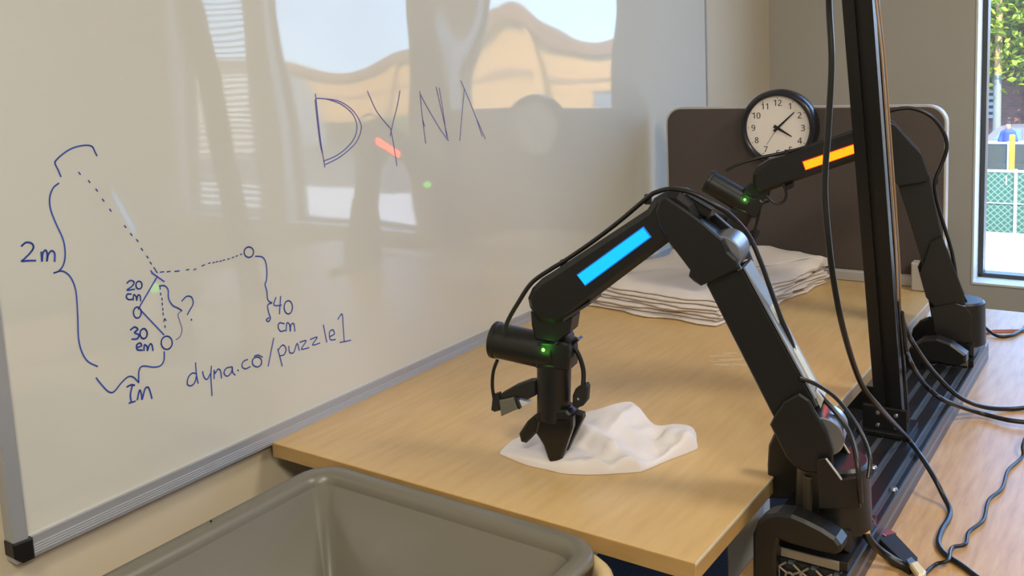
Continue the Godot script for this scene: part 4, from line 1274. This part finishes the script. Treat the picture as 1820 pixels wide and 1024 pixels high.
func build_near_arm() -> void:
	var t := thing("robot_arm", NEAR_BASE, "near black robot arm with a lit blue bar, gripping the crumpled napkin", "robot arm")
	var xf := bend(NEAR_OUT)
	robot_base(t, 0)
	var w := Transform3D(Basis(), -NEAR_BASE)
	put("base_hood", prism(flat2([-0.4427, 0.6209, -0.4419, 0.7109, -0.4347, 0.7313, -0.4234, 0.743, -0.4087, 0.7499, -0.3897, 0.7524, -0.3711, 0.7489, -0.3503, 0.7431, -0.3334, 0.7354, -0.3264, 0.7273, -0.3267, 0.7175, -0.3348, 0.7115, -0.3597, 0.7104, -0.3948, 0.7109, -0.4067, 0.7124, -0.4107, 0.6913, -0.4112, 0.6307]), -1.222, -1.188, 0.004), M.black, t, w)
	put("arch_plate", prism(flat2([-0.4647, 0.7026, -0.4658, 0.7544, -0.4638, 0.785, -0.4562, 0.8037, -0.4414, 0.8159, -0.4213, 0.8216, -0.4016, 0.8146, -0.3981, 0.7189]), -1.33, -1.315, 0.003), M.black, t, w)
	var mc: Array = [0.0118, 0.0537, 0.0115, 0.1092]
	put("motor_can", bar(Vector3(mc[0], mc[1], -0.02), Vector3(mc[2], mc[3], -0.02), 0.0075, 0.0075, 0.001, 24), mat(Color(0.20, 0.175, 0.135), 0.5), t, xf)
	slab("yoke", [-0.0015, 0.1439, -0.0127, 0.1479, -0.032, 0.1215, -0.0511, 0.1268, -0.0553, 0.0851, -0.0035, 0.0762], 0.038, 0.045, 0.001, M.black, t, xf)
	slab("yoke", [0.0082, 0.131, -0.0052, 0.141, -0.0228, 0.1418, -0.0352, 0.1215, -0.0272, 0.0966, -0.0446, 0.0895, -0.0491, 0.0451, 0.0062, 0.0356], -0.045, -0.038, 0.001, M.black, t, xf)
	var e: Array = [-0.0229, 0.143, -0.0353, 0.122, -0.0266, 0.097]
	for k in [0, 2]:
		put("yoke_edge", bar(Vector3(e[k], e[k + 1], 0.037), Vector3(e[k + 2], e[k + 3], 0.037), 0.0016, 0.0016, 0.0004, 10), M.label, t, xf)
	e = [-0.0128, 0.1483, -0.0321, 0.1219]
	put("yoke_edge", bar(Vector3(e[0], e[1], -0.046), Vector3(e[2], e[3], -0.046), 0.0013, 0.0013, 0.0004, 10), M.trim, t, xf)
	slab("shoulder_plate", [0.0537, 0.1939, 0.0596, 0.1805, 0.0396, 0.1389, 0.0281, 0.1255, 0.0166, 0.1209, -0.0075, 0.1215, -0.0208, 0.1337, -0.0201, 0.1522, -0.0118, 0.1805, 0.0028, 0.208, 0.0091, 0.2212, 0.0218, 0.229, 0.0419, 0.2142], 0.028, 0.036, 0.0024, M.black, t, xf)
	slab("shoulder_plate", [0.0537, 0.1939, 0.0596, 0.1805, 0.0396, 0.1389, 0.0281, 0.1255, 0.0166, 0.1209, -0.0075, 0.1215, -0.0208, 0.1337, -0.0201, 0.1522, -0.0118, 0.1805, 0.0028, 0.208, 0.0091, 0.2212, 0.0218, 0.229, 0.0419, 0.2142], -0.036, -0.028, 0.0015, M.black, t, xf)
	slab("shoulder_body", [0.052, 0.1896, 0.0565, 0.1771, 0.0393, 0.1372, 0.0177, 0.1213, 0.0047, 0.1296, 0.0046, 0.1619, 0.0116, 0.1946, 0.0187, 0.2094], -0.028, 0.028, 0.002, M.black, t, xf)
	pin("shoulder_motor", [-0.0067, 0.1689], -0.0275, 0.0275, 0.027, M.satin, t, xf)
	slab("upper_arm", [0.1435, 0.3669, 0.135, 0.3753, 0.0957, 0.393, 0.0871, 0.3765, 0.0047, 0.2181, 0.0005, 0.2093, 0.0436, 0.1819, 0.056, 0.1875], -0.026, 0.026, 0.002, M.black, t, xf)
	slab("side_plate", [0.0939, 0.3923, 0.0917, 0.3936, 0.0019, 0.2208, 0.004, 0.219], -0.0255, 0.0255, 0.0003, mat(Color(0.52, 0.53, 0.55), 0.3, 0.35), t, xf)
	slab("label_strip", [0.0822, 0.3714, 0.081, 0.3723, 0.0509, 0.3155, 0.052, 0.3146], -0.012, 0.010, 0.0, M.label, t, xf)
	slab("label_strip", [0.0328, 0.28, 0.0317, 0.2809, 0.007, 0.233, 0.0081, 0.2321], -0.012, 0.010, 0.0, M.label, t, xf)
	slab("cable_guard", [0.0035, 0.2263, -0.0058, 0.2132, -0.0022, 0.2017, 0.0064, 0.2165], -0.022, 0.010, 0.001, M.trim, t, xf)
	slab("elbow_plate", [0.1906, 0.4266, 0.1621, 0.3888, 0.1642, 0.38, 0.1578, 0.3737, 0.148, 0.3677, 0.1403, 0.3716, 0.0945, 0.3947, 0.1002, 0.4066, 0.1111, 0.4168, 0.114, 0.4251, 0.1175, 0.4333, 0.1234, 0.438, 0.1433, 0.4554, 0.1724, 0.4761, 0.1922, 0.4888, 0.2016, 0.4847, 0.2075, 0.4698, 0.2041, 0.4503], 0.032, 0.040, 0.0026, M.black, t, xf)
	slab("elbow_plate", [0.1906, 0.4266, 0.1621, 0.3888, 0.1642, 0.38, 0.1578, 0.3737, 0.148, 0.3677, 0.1403, 0.3716, 0.0945, 0.3947, 0.1002, 0.4066, 0.1111, 0.4168, 0.114, 0.4251, 0.1175, 0.4333, 0.1234, 0.438, 0.1433, 0.4554, 0.1724, 0.4761, 0.1922, 0.4888, 0.2016, 0.4847, 0.2075, 0.4698, 0.2041, 0.4503], -0.040, -0.032, 0.0012, M.black, t, xf)
	slab("elbow_body", [0.1866, 0.4212, 0.1609, 0.3894, 0.1535, 0.3741, 0.1154, 0.3887, 0.121, 0.4131, 0.1356, 0.4357, 0.1558, 0.4504, 0.1785, 0.4668], -0.032, 0.032, 0.002, M.black, t, xf)
	pin("elbow_motor", [0.1216, 0.4095], -0.0315, 0.0315, 0.0265, M.satin, t, xf)
	slab("fork_plate", [0.107, 0.4251, 0.1009, 0.4221, 0.0891, 0.3908, 0.096, 0.3872], -0.032, -0.026, 0.0005, M.satin, t, xf)
	slab("fork_plate", [0.1153, 0.4222, 0.1108, 0.4224, 0.095, 0.3924, 0.0995, 0.3891], 0.026, 0.0315, 0.0005, M.satin, t, xf)
	slab("top_cover", [0.1875, 0.4881, 0.1703, 0.49, 0.1353, 0.4689, 0.1401, 0.4563, 0.18, 0.4725], -0.026, 0.020, 0.002, M.black_gloss, t, xf)
	slab("forearm", [0.4086, 0.3157, 0.4107, 0.3293, 0.4027, 0.3453, 0.3867, 0.3608, 0.3674, 0.3729, 0.2238, 0.4685, 0.2138, 0.4844, 0.1962, 0.4949, 0.1776, 0.4937, 0.158, 0.4794, 0.1522, 0.4618, 0.1587, 0.4461, 0.1933, 0.4244, 0.3109, 0.3319, 0.3448, 0.3059, 0.3673, 0.2939, 0.3942, 0.2943], -0.030, 0.030, 0.008, M.black, t, xf)
	slab("clamp_plate", [0.3554, 0.2971, 0.3116, 0.3275, 0.3114, 0.3325, 0.3552, 0.3031], -0.024, 0.026, 0.001, M.plate, t, xf)
	slab("wrist_link", [0.4096, 0.3069, 0.352, 0.3069, 0.3434, 0.3024, 0.3478, 0.2798, 0.3682, 0.2608, 0.4043, 0.2645, 0.4088, 0.2851], -0.020, 0.020, 0.003, M.black, t, xf)
	light_bar([0.3266, 0.3712, 0.228, 0.4438, 0.2188, 0.4314, 0.316, 0.3577], lamp_mat(Color(0.0, 0.82, 1.0), 0.72), Color(0.05, 0.55, 1.0), 0.0012, t, xf)
	for c in [[0.3602, 0.3784], [0.2289, 0.4794]]:
		put("zip_tie", box(Vector3(c[0] - 0.004, c[1] - 0.007, -0.007), Vector3(c[0] + 0.004, c[1] + 0.007, 0.007), 0.002), M.black_matte, t, xf)
	gripper(t, xf)

func build_far_arm() -> void:
	var t := thing("robot_arm", FAR_BASE, "far black robot arm with a lit orange bar, partly behind the post", "robot arm")
	var xf := bend(FAR_OUT)
	robot_base(t, 0)
	var w := Transform3D(Basis(), -FAR_BASE)
	put("base_hood", prism(flat2([-0.4417, 0.6586, -0.442, 0.6976, -0.4324, 0.7208, -0.4099, 0.7409, -0.3812, 0.7472, -0.355, 0.7401, -0.3268, 0.7206, -0.3266, 0.7042, -0.3439, 0.6933, -0.4073, 0.6979, -0.4155, 0.6628]), -2.112, -2.078, 0.004), M.black, t, w)
	put("arch_plate", prism(flat2([-0.4514, 0.6688, -0.4563, 0.7, -0.452, 0.7261, -0.4385, 0.7456, -0.4205, 0.7554, -0.4005, 0.7566, -0.3871, 0.747, -0.3751, 0.68]), -2.215, -2.20, 0.003), M.black, t, w)
	put("maker_plate", prism(flat2([-0.4091, 0.723, -0.4013, 0.7253, -0.4023, 0.7139, -0.4112, 0.7114]), -2.1995, -2.1985, 0.0), M.plate, t, w)
	slab("yoke", [0.0441, 0.1179, -0.0034, 0.1298, -0.0202, 0.1246, -0.032, 0.1048, -0.0329, 0.0494, 0.0325, 0.0454, 0.0384, 0.0853], 0.037, 0.045, 0.001, M.black, t, xf)
	slab("yoke", [0.0441, 0.1179, -0.0034, 0.1298, -0.0202, 0.1246, -0.032, 0.1048, -0.0329, 0.0494, 0.0325, 0.0454, 0.0384, 0.0853], -0.045, -0.037, 0.001, M.black, t, xf)
	slab("shoulder_plate", [0.0595, 0.2046, 0.0661, 0.1879, 0.0534, 0.1382, 0.0305, 0.11, 0.0059, 0.0955, -0.0214, 0.1041, -0.0186, 0.1497, -0.0033, 0.1923, 0.0241, 0.2703, 0.0451, 0.2579], 0.028, 0.036, 0.0024, M.black, t, xf)
	slab("shoulder_plate", [0.0595, 0.2046, 0.0661, 0.1879, 0.0534, 0.1382, 0.0305, 0.11, 0.0059, 0.0955, -0.0214, 0.1041, -0.0186, 0.1497, -0.0033, 0.1923, 0.0241, 0.2703, 0.0451, 0.2579], -0.036, -0.028, 0.0015, M.black, t, xf)
	slab("shoulder_body", [0.0567, 0.2004, 0.0598, 0.1858, 0.0485, 0.14, 0.0267, 0.1141, 0.0052, 0.1006, -0.005, 0.1254, 0.0011, 0.1854, 0.0177, 0.2329], -0.028, 0.028, 0.002, M.black, t, xf)
	slab("upper_arm", [0.1134, 0.3893, 0.0492, 0.3987, 0.0367, 0.3277, 0.0233, 0.2683, -0.0042, 0.19, 0.0061, 0.1727, 0.0541, 0.1709, 0.0588, 0.2024, 0.0834, 0.2912], -0.026, 0.026, 0.002, M.black, t, xf)
	slab("elbow_plate", [0.1688, 0.5032, 0.131, 0.5141, 0.1149, 0.5044, 0.0901, 0.4724, 0.0644, 0.4428, 0.0502, 0.397, 0.0553, 0.3841, 0.1053, 0.3747, 0.1488, 0.4128, 0.1818, 0.4584], 0.032, 0.040, 0.0026, M.black, t, xf)
	slab("elbow_plate", [0.1688, 0.5032, 0.131, 0.5141, 0.1149, 0.5044, 0.0901, 0.4724, 0.0644, 0.4428, 0.0502, 0.397, 0.0553, 0.3841, 0.1053, 0.3747, 0.1488, 0.4128, 0.1818, 0.4584], -0.040, -0.032, 0.0012, M.black, t, xf)
	slab("elbow_body", [0.1599, 0.4952, 0.1307, 0.504, 0.095, 0.4681, 0.0691, 0.4396, 0.056, 0.3971, 0.1028, 0.3806, 0.1421, 0.4165], -0.032, 0.032, 0.002, M.black, t, xf)
	slab("forearm", [0.4041, 0.3816, 0.4027, 0.4004, 0.3941, 0.4154, 0.3702, 0.4302, 0.3338, 0.4409, 0.1917, 0.4909, 0.1328, 0.5086, 0.11, 0.487, 0.1076, 0.4492, 0.1827, 0.431, 0.3202, 0.3816, 0.3507, 0.3691, 0.3888, 0.3553, 0.3995, 0.3653], -0.030, 0.030, 0.008, M.black, t, xf)
	slab("cover_tab", [0.3368, 0.3736, 0.3181, 0.3823, 0.317, 0.3711, 0.3334, 0.3623], -0.010, 0.026, 0.001, M.black, t, xf)
	slab("wrist_link", [0.4013, 0.384, 0.3632, 0.3739, 0.3706, 0.3487, 0.402, 0.3283, 0.4309, 0.3408, 0.4233, 0.3675], -0.020, 0.020, 0.003, M.black, t, xf)
	light_bar([0.2977, 0.4276, 0.1851, 0.4674, 0.1828, 0.4494, 0.2921, 0.4105], lamp_mat(Color(1.0, 0.40, 0.015), 3.2), Color(1.0, 0.10, 0.04), 0.016, t, xf)
	for c in [[0.3331, 0.4437], [0.0343, 0.3808], [-0.0001, 0.2032]]:
		put("zip_tie", box(Vector3(c[0] - 0.004, c[1] - 0.007, -0.007), Vector3(c[0] + 0.004, c[1] + 0.007, 0.007), 0.002), M.black_matte, t, xf)
	# the same wrist and gripper as the near arm's, turned to this arm's pose
	var n: Array = [0.4786, 0.2521, 0.3768, 0.2399]
	var f: Array = [0.5043, 0.3812, 0.4159, 0.3274]
	var an := atan2(n[3] - n[1], n[2] - n[0])
	var af := atan2(f[3] - f[1], f[2] - f[0])
	gripper(t, xf * Transform3D(Basis(Vector3.BACK, af - an), Vector3(f[2], f[3], 0)) * Transform3D(Basis(), Vector3(-n[2], -n[3], 0)))

# ================================================================ cables
func cable(pts: Array, r: float, mt: Material, label: String, group := "", steps := 8) -> void:
	tag(put("cable", tube(flat3(pts), r, 10, steps), mt), label, "cable", group)

func build_cables() -> void:
	cable([-0.81, 0.9524, -1.1541, -0.8051, 0.9711, -1.159, -0.7907, 0.9973, -1.1656, -0.7702, 1.0292, -1.1753, -0.7427, 1.0505, -1.1882, -0.7242, 1.0625, -1.1955, -0.6827, 1.0913, -1.2028, -0.6398, 1.1242, -1.2104, -0.5983, 1.1593, -1.2177, -0.5829, 1.1686, -1.2183, -0.5595, 1.1737, -1.2174, -0.5292, 1.1687, -1.2176, -0.501, 1.1538, -1.2226, -0.4829, 1.1372, -1.2359, -0.4647, 1.1097, -1.2492, -0.4505, 1.0776, -1.2517, -0.4377, 1.0394, -1.254, -0.425, 1.0011, -1.2562, -0.4123, 0.9692, -1.2584, -0.3982, 0.9248, -1.2609, -0.3841, 0.9043, -1.2634, -0.363, 0.8815, -1.2671, -0.3408, 0.8604, -1.2608, -0.3254, 0.8427, -1.2432, -0.315, 0.8214, -1.2248, -0.3117, 0.7934, -1.2203, -0.3115, 0.7737, -1.2254], 0.0034, M.cable, "black cable tied along the whole near robot arm")
	cable([-0.392, 0.9255, -1.2316, -0.3754, 0.9164, -1.2446, -0.356, 0.8933, -1.2683, -0.3338, 0.8655, -1.2722, -0.3176, 0.844, -1.2649, -0.3059, 0.8263, -1.2467, -0.3042, 0.8058, -1.2317], 0.0028, M.cable, "thin black cable arching over the near arm's shoulder")
	cable([-0.8375, 0.9008, -1.1716, -0.8452, 0.8819, -1.1702, -0.8496, 0.858, -1.1715, -0.8505, 0.8355, -1.1754], 0.0028, M.cable, "short cable from the near wrist down to the gripper camera")
	cable([-0.7214, 0.9332, -1.2042, -0.7115, 0.9167, -1.2059, -0.7054, 0.8928, -1.207, -0.7051, 0.8678, -1.203], 0.0036, M.cable, "short cable beside the near gripper body, ending at a clamp")
	cable([-0.8158, 1.0828, -2.0586, -0.7926, 1.0964, -2.0669, -0.7587, 1.1083, -2.0801, -0.6914, 1.1231, -2.1044, -0.6462, 1.1361, -2.1165, -0.5581, 1.1676, -2.1401, -0.5152, 1.1966, -2.1516, -0.4836, 1.21, -2.1601, -0.4502, 1.2114, -2.169, -0.416, 1.194, -2.1782, -0.3931, 1.1606, -2.1843, -0.3866, 1.1288, -2.1861, -0.3953, 1.0934, -2.1837, -0.4065, 1.0584, -2.1766, -0.404, 1.0226, -2.1773, -0.391, 0.9711, -2.1808, -0.3759, 0.9172, -2.1848, -0.3692, 0.8811, -2.1866, -0.3624, 0.8389, -2.1884, -0.3418, 0.79, -2.1981, -0.319, 0.7494, -2.2146], 0.0040, M.cable, "black cable looping over the far robot arm's elbow")
	cable([-0.728, 1.0289, -2.0697, -0.7121, 1.0126, -2.074, -0.6949, 1.014, -2.0786, -0.6868, 1.0328, -2.0807, -0.6916, 1.0574, -2.0733], 0.0032, M.cable, "small cable loop under the far arm's forearm")
	cable([-0.7444, 1.0139, -2.0798, -0.7482, 0.9859, -2.0788, -0.7568, 0.9499, -2.0765, -0.7642, 0.9189, -2.0745], 0.0034, M.cable, "short cable hanging from the far arm's wrist")
	cable([-0.3267, 2.0824, -1.15, -0.3369, 1.7273, -1.18, -0.3493, 1.5083, -1.22, -0.358, 1.4159, -1.25, -0.3547, 1.339, -1.25, -0.359, 1.2539, -1.25, -0.3633, 1.1814, -1.25, -0.3592, 1.1154, -1.25, -0.355, 1.054, -1.26, -0.3476, 0.9813, -1.28, -0.3412, 0.8935, -1.34, -0.3292, 0.8371, -1.4, -0.3481, 0.7, -1.6519, -0.3134, 0.684, -1.6099, -0.2879, 0.67, -1.5732, -0.2741, 0.652, -1.5613, -0.2602, 0.6425, -1.5375, -0.2563, 0.6415, -1.5067, -0.2581, 0.6415, -1.4657, -0.2549, 0.6415, -1.4237, -0.241, 0.6415, -1.3956, -0.2144, 0.6415, -1.3732, -0.1878, 0.6415, -1.3478, -0.1473, 0.6415, -1.3135, -0.051, 0.6415, -1.225, 0.0369, 0.6415, -1.2003, 0.1468, 0.6415, -1.2585], 0.0040, M.cable, "long black cable hanging from above before the post and onto the wood table")
	cable([0.1617, 0.6415, -1.7948, 0.012, 0.6415, -1.8193, -0.0986, 0.6415, -1.8832, -0.1611, 0.65, -1.9243, -0.1884, 0.66, -1.8902, -0.1951, 0.655, -1.8207, -0.1931, 0.6415, -1.7983, -0.2055, 0.6415, -1.7298, -0.2045, 0.6415, -1.6537, -0.2157, 0.6415, -1.5978, -0.2125, 0.6415, -1.5281, -0.2242, 0.6415, -1.4778, -0.2224, 0.6415, -1.4392, -0.2363, 0.6415, -1.4182, -0.2325, 0.648, -1.3678, -0.2461, 0.6415, -1.3611, -0.2525, 0.6415, -1.3353, -0.2547, 0.6415, -1.3109], 0.0026, M.cable, "wavy thin black cable lying on the wood table at right")
	cable([-0.3695, 0.8974, -1.71, -0.3677, 0.8602, -1.72, -0.3629, 0.8258, -1.72, -0.3509, 0.7974, -1.72, -0.3596, 0.72, -1.8641, -0.3333, 0.7, -1.8628, -0.3113, 0.67, -1.9188, -0.2792, 0.6475, -1.9599, -0.2261, 0.6475, -1.9474, -0.1742, 0.6475, -1.9695, -0.0156, 0.6475, -2.0806, 0.1854, 0.6475, -2.1362], 0.0045, M.cable, "black cable curving from the post across the rail, the nearer of two")
	cable([-0.3799, 0.8861, -1.75, -0.377, 0.8401, -1.79, -0.36, 0.8032, -1.8, -0.3484, 0.73, -1.9008, -0.317, 0.69, -1.922, -0.2871, 0.655, -1.9797, -0.2489, 0.6425, -2.0172, -0.1927, 0.6425, -2.0643, -0.0185, 0.6425, -2.2334, 0.1908, 0.6425, -2.3273], 0.0045, M.cable, "black cable curving from the post across the rail, the farther of two")
	cable([-0.3845, 1.5051, -1.55, -0.3806, 1.422, -1.572, -0.3759, 1.3358, -1.592, -0.3727, 1.2195, -1.617, -0.37, 1.1073, -1.642, -0.3693, 1.0095, -1.665, -0.3691, 0.9237, -1.683], 0.0016, M.cable_tan, "left one of two thin pale cables up the post's right edge, ending lower", "thin pale cables on the post")
	cable([-0.3814, 1.5053, -1.56, -0.379, 1.422, -1.582, -0.3741, 1.3354, -1.602, -0.3708, 1.2186, -1.627, -0.3684, 1.1154, -1.65, -0.3668, 1.0579, -1.66, -0.3673, 0.9768, -1.685, -0.3683, 0.9099, -1.7], 0.0016, M.cable_tan, "right one of two thin pale cables up the post's right edge, ending higher", "thin pale cables on the post")
	cable([-0.3693, 0.9338, -1.6815, -0.3677, 0.8879, -1.69, -0.366, 0.846, -1.7, -0.3597, 0.7659, -1.7035, -0.3563, 0.7027, -1.707], 0.0018, M.cable, "thin dark cable down the lower right edge of the post")
	cable([-0.3774, 0.639, -2.5208, -0.361, 0.639, -2.534, -0.3479, 0.639, -2.5614, -0.3224, 0.639, -2.5792, -0.2714, 0.639, -2.6041, -0.0817, 0.639, -2.6712, 0.0881, 0.639, -2.7151], 0.0018, M.cable_orange, "farther of two thin orange cables lying flat near the far table edge", "thin orange cables at the far table edge")
	cable([-0.3709, 0.639, -2.5187, -0.3558, 0.639, -2.5314, -0.3417, 0.639, -2.5513, -0.3205, 0.639, -2.5643, -0.2697, 0.639, -2.5892, -0.0809, 0.639, -2.6514, 0.0877, 0.639, -2.6955], 0.0018, M.cable_orange, "nearer of two thin orange cables lying flat near the far table edge", "thin orange cables at the far table edge")
	cable([-0.3813, 0.66, -2.5846, -0.3575, 0.65, -2.5419, -0.3294, 0.6415, -2.5146, -0.3038, 0.6415, -2.5272, -0.2868, 0.6415, -2.582, -0.2569, 0.6415, -2.6937, -0.0881, 0.6415, -2.8309, 0.0793, 0.6415, -2.8023], 0.0040, M.cable, "dark cable coming down beside the far arm onto the table")

func build_electronics() -> void:
	var red := mat(Color(0.62, 0.10, 0.12), 0.45)
	tag(put("wire", tube(flat3([-0.327, 0.74, -1.2862, -0.3203, 0.735, -1.2829, -0.3204, 0.72, -1.295, -0.3243, 0.705, -1.3081, -0.3265, 0.7, -1.3052]), 0.0016, 8), red), "red wire at the near arm's base", "wire")
	tag(put("wire", tube(flat3([-0.3238, 0.742, -1.2796, -0.3258, 0.71, -1.3259, -0.3256, 0.68, -1.3597, -0.3252, 0.658, -1.384, -0.3174, 0.652, -1.3866]), 0.0009, 8), mat(Color(0.80, 0.42, 0.45), 0.5)), "thin pink wire running to the small circuit box", "wire")
	tag(put("cable_bundle", tube(flat3([-0.3367, 0.735, -1.3272, -0.33, 0.715, -1.3101, -0.3245, 0.7, -1.2972, -0.3164, 0.685, -1.2972, -0.3076, 0.66, -1.3223, -0.2883, 0.648, -1.3277, -0.269, 0.645, -1.325, -0.2534, 0.645, -1.3112]), 0.0055, 10), M.cable), "thick black cable from the near base toward the circuit box", "cable")
	tag(put("tape_band", tube(flat3([-0.3256, 0.703, -1.2972, -0.3226, 0.696, -1.2927]), 0.0068, 14), mat(Color(0.90, 0.62, 0.08), 0.5)), "yellow tape band wrapped round the thick black cable", "tape")
	var t := thing("circuit_box", Vector3(0, 0, 0), "small black circuit box with a red board end on the wood table", "electronics")
	put("case", prism(flat2([-0.3246, -1.3749, -0.3195, -1.3892, -0.3084, -1.4014, -0.2675, -1.349, -0.265, -1.3367, -0.272, -1.3189, -0.2822, -1.3264]), 0, 0.0135, 0.001), M.black_matte, t, FLAT.translated(Vector3(0, 0.652, 0)))
	put("circuit_board", prism(flat2([-0.3305, -1.4097, -0.3222, -1.4107, -0.3071, -1.4022, -0.3191, -1.3875, -0.3246, -1.388]), 0, 0.003, 0.0003), mat(Color(0.50, 0.20, 0.16), 0.4), t, FLAT.translated(Vector3(0, 0.6525, 0)))
	put("port", prism(flat2([-0.2779, -1.3262, -0.2733, -1.3384, -0.2664, -1.3296, -0.2715, -1.3164]), 0, 0.006, 0.0005), M.satin, t, FLAT.translated(Vector3(0, 0.656, 0)))
	t = thing("cable_plug", Vector3(0, 0, 0), "cream usb plug pushed into the small circuit box", "plug")
	put("body", prism(flat2([-0.2705, -1.315, -0.2639, -1.3274, -0.2485, -1.3066, -0.2489, -1.2949, -0.2545, -1.2884]), 0, 0.010, 0.002), mat(Color(0.84, 0.78, 0.62), 0.45), t, FLAT.translated(Vector3(0, 0.659, 0)))
	t = thing("white_box", Vector3(-0.449, WOOD_Y, -2.56), "small white box at the wood table's far left corner behind the far arm", "box")
	put("case", box(Vector3(-0.019, 0.0005, -0.06), Vector3(0.019, 0.030, 0.06), 0.004), M.white_metal, t)
	put("lid_seam", box(Vector3(-0.0193, 0.019, -0.056), Vector3(0.0193, 0.0198, 0.056)), M.trim, t)
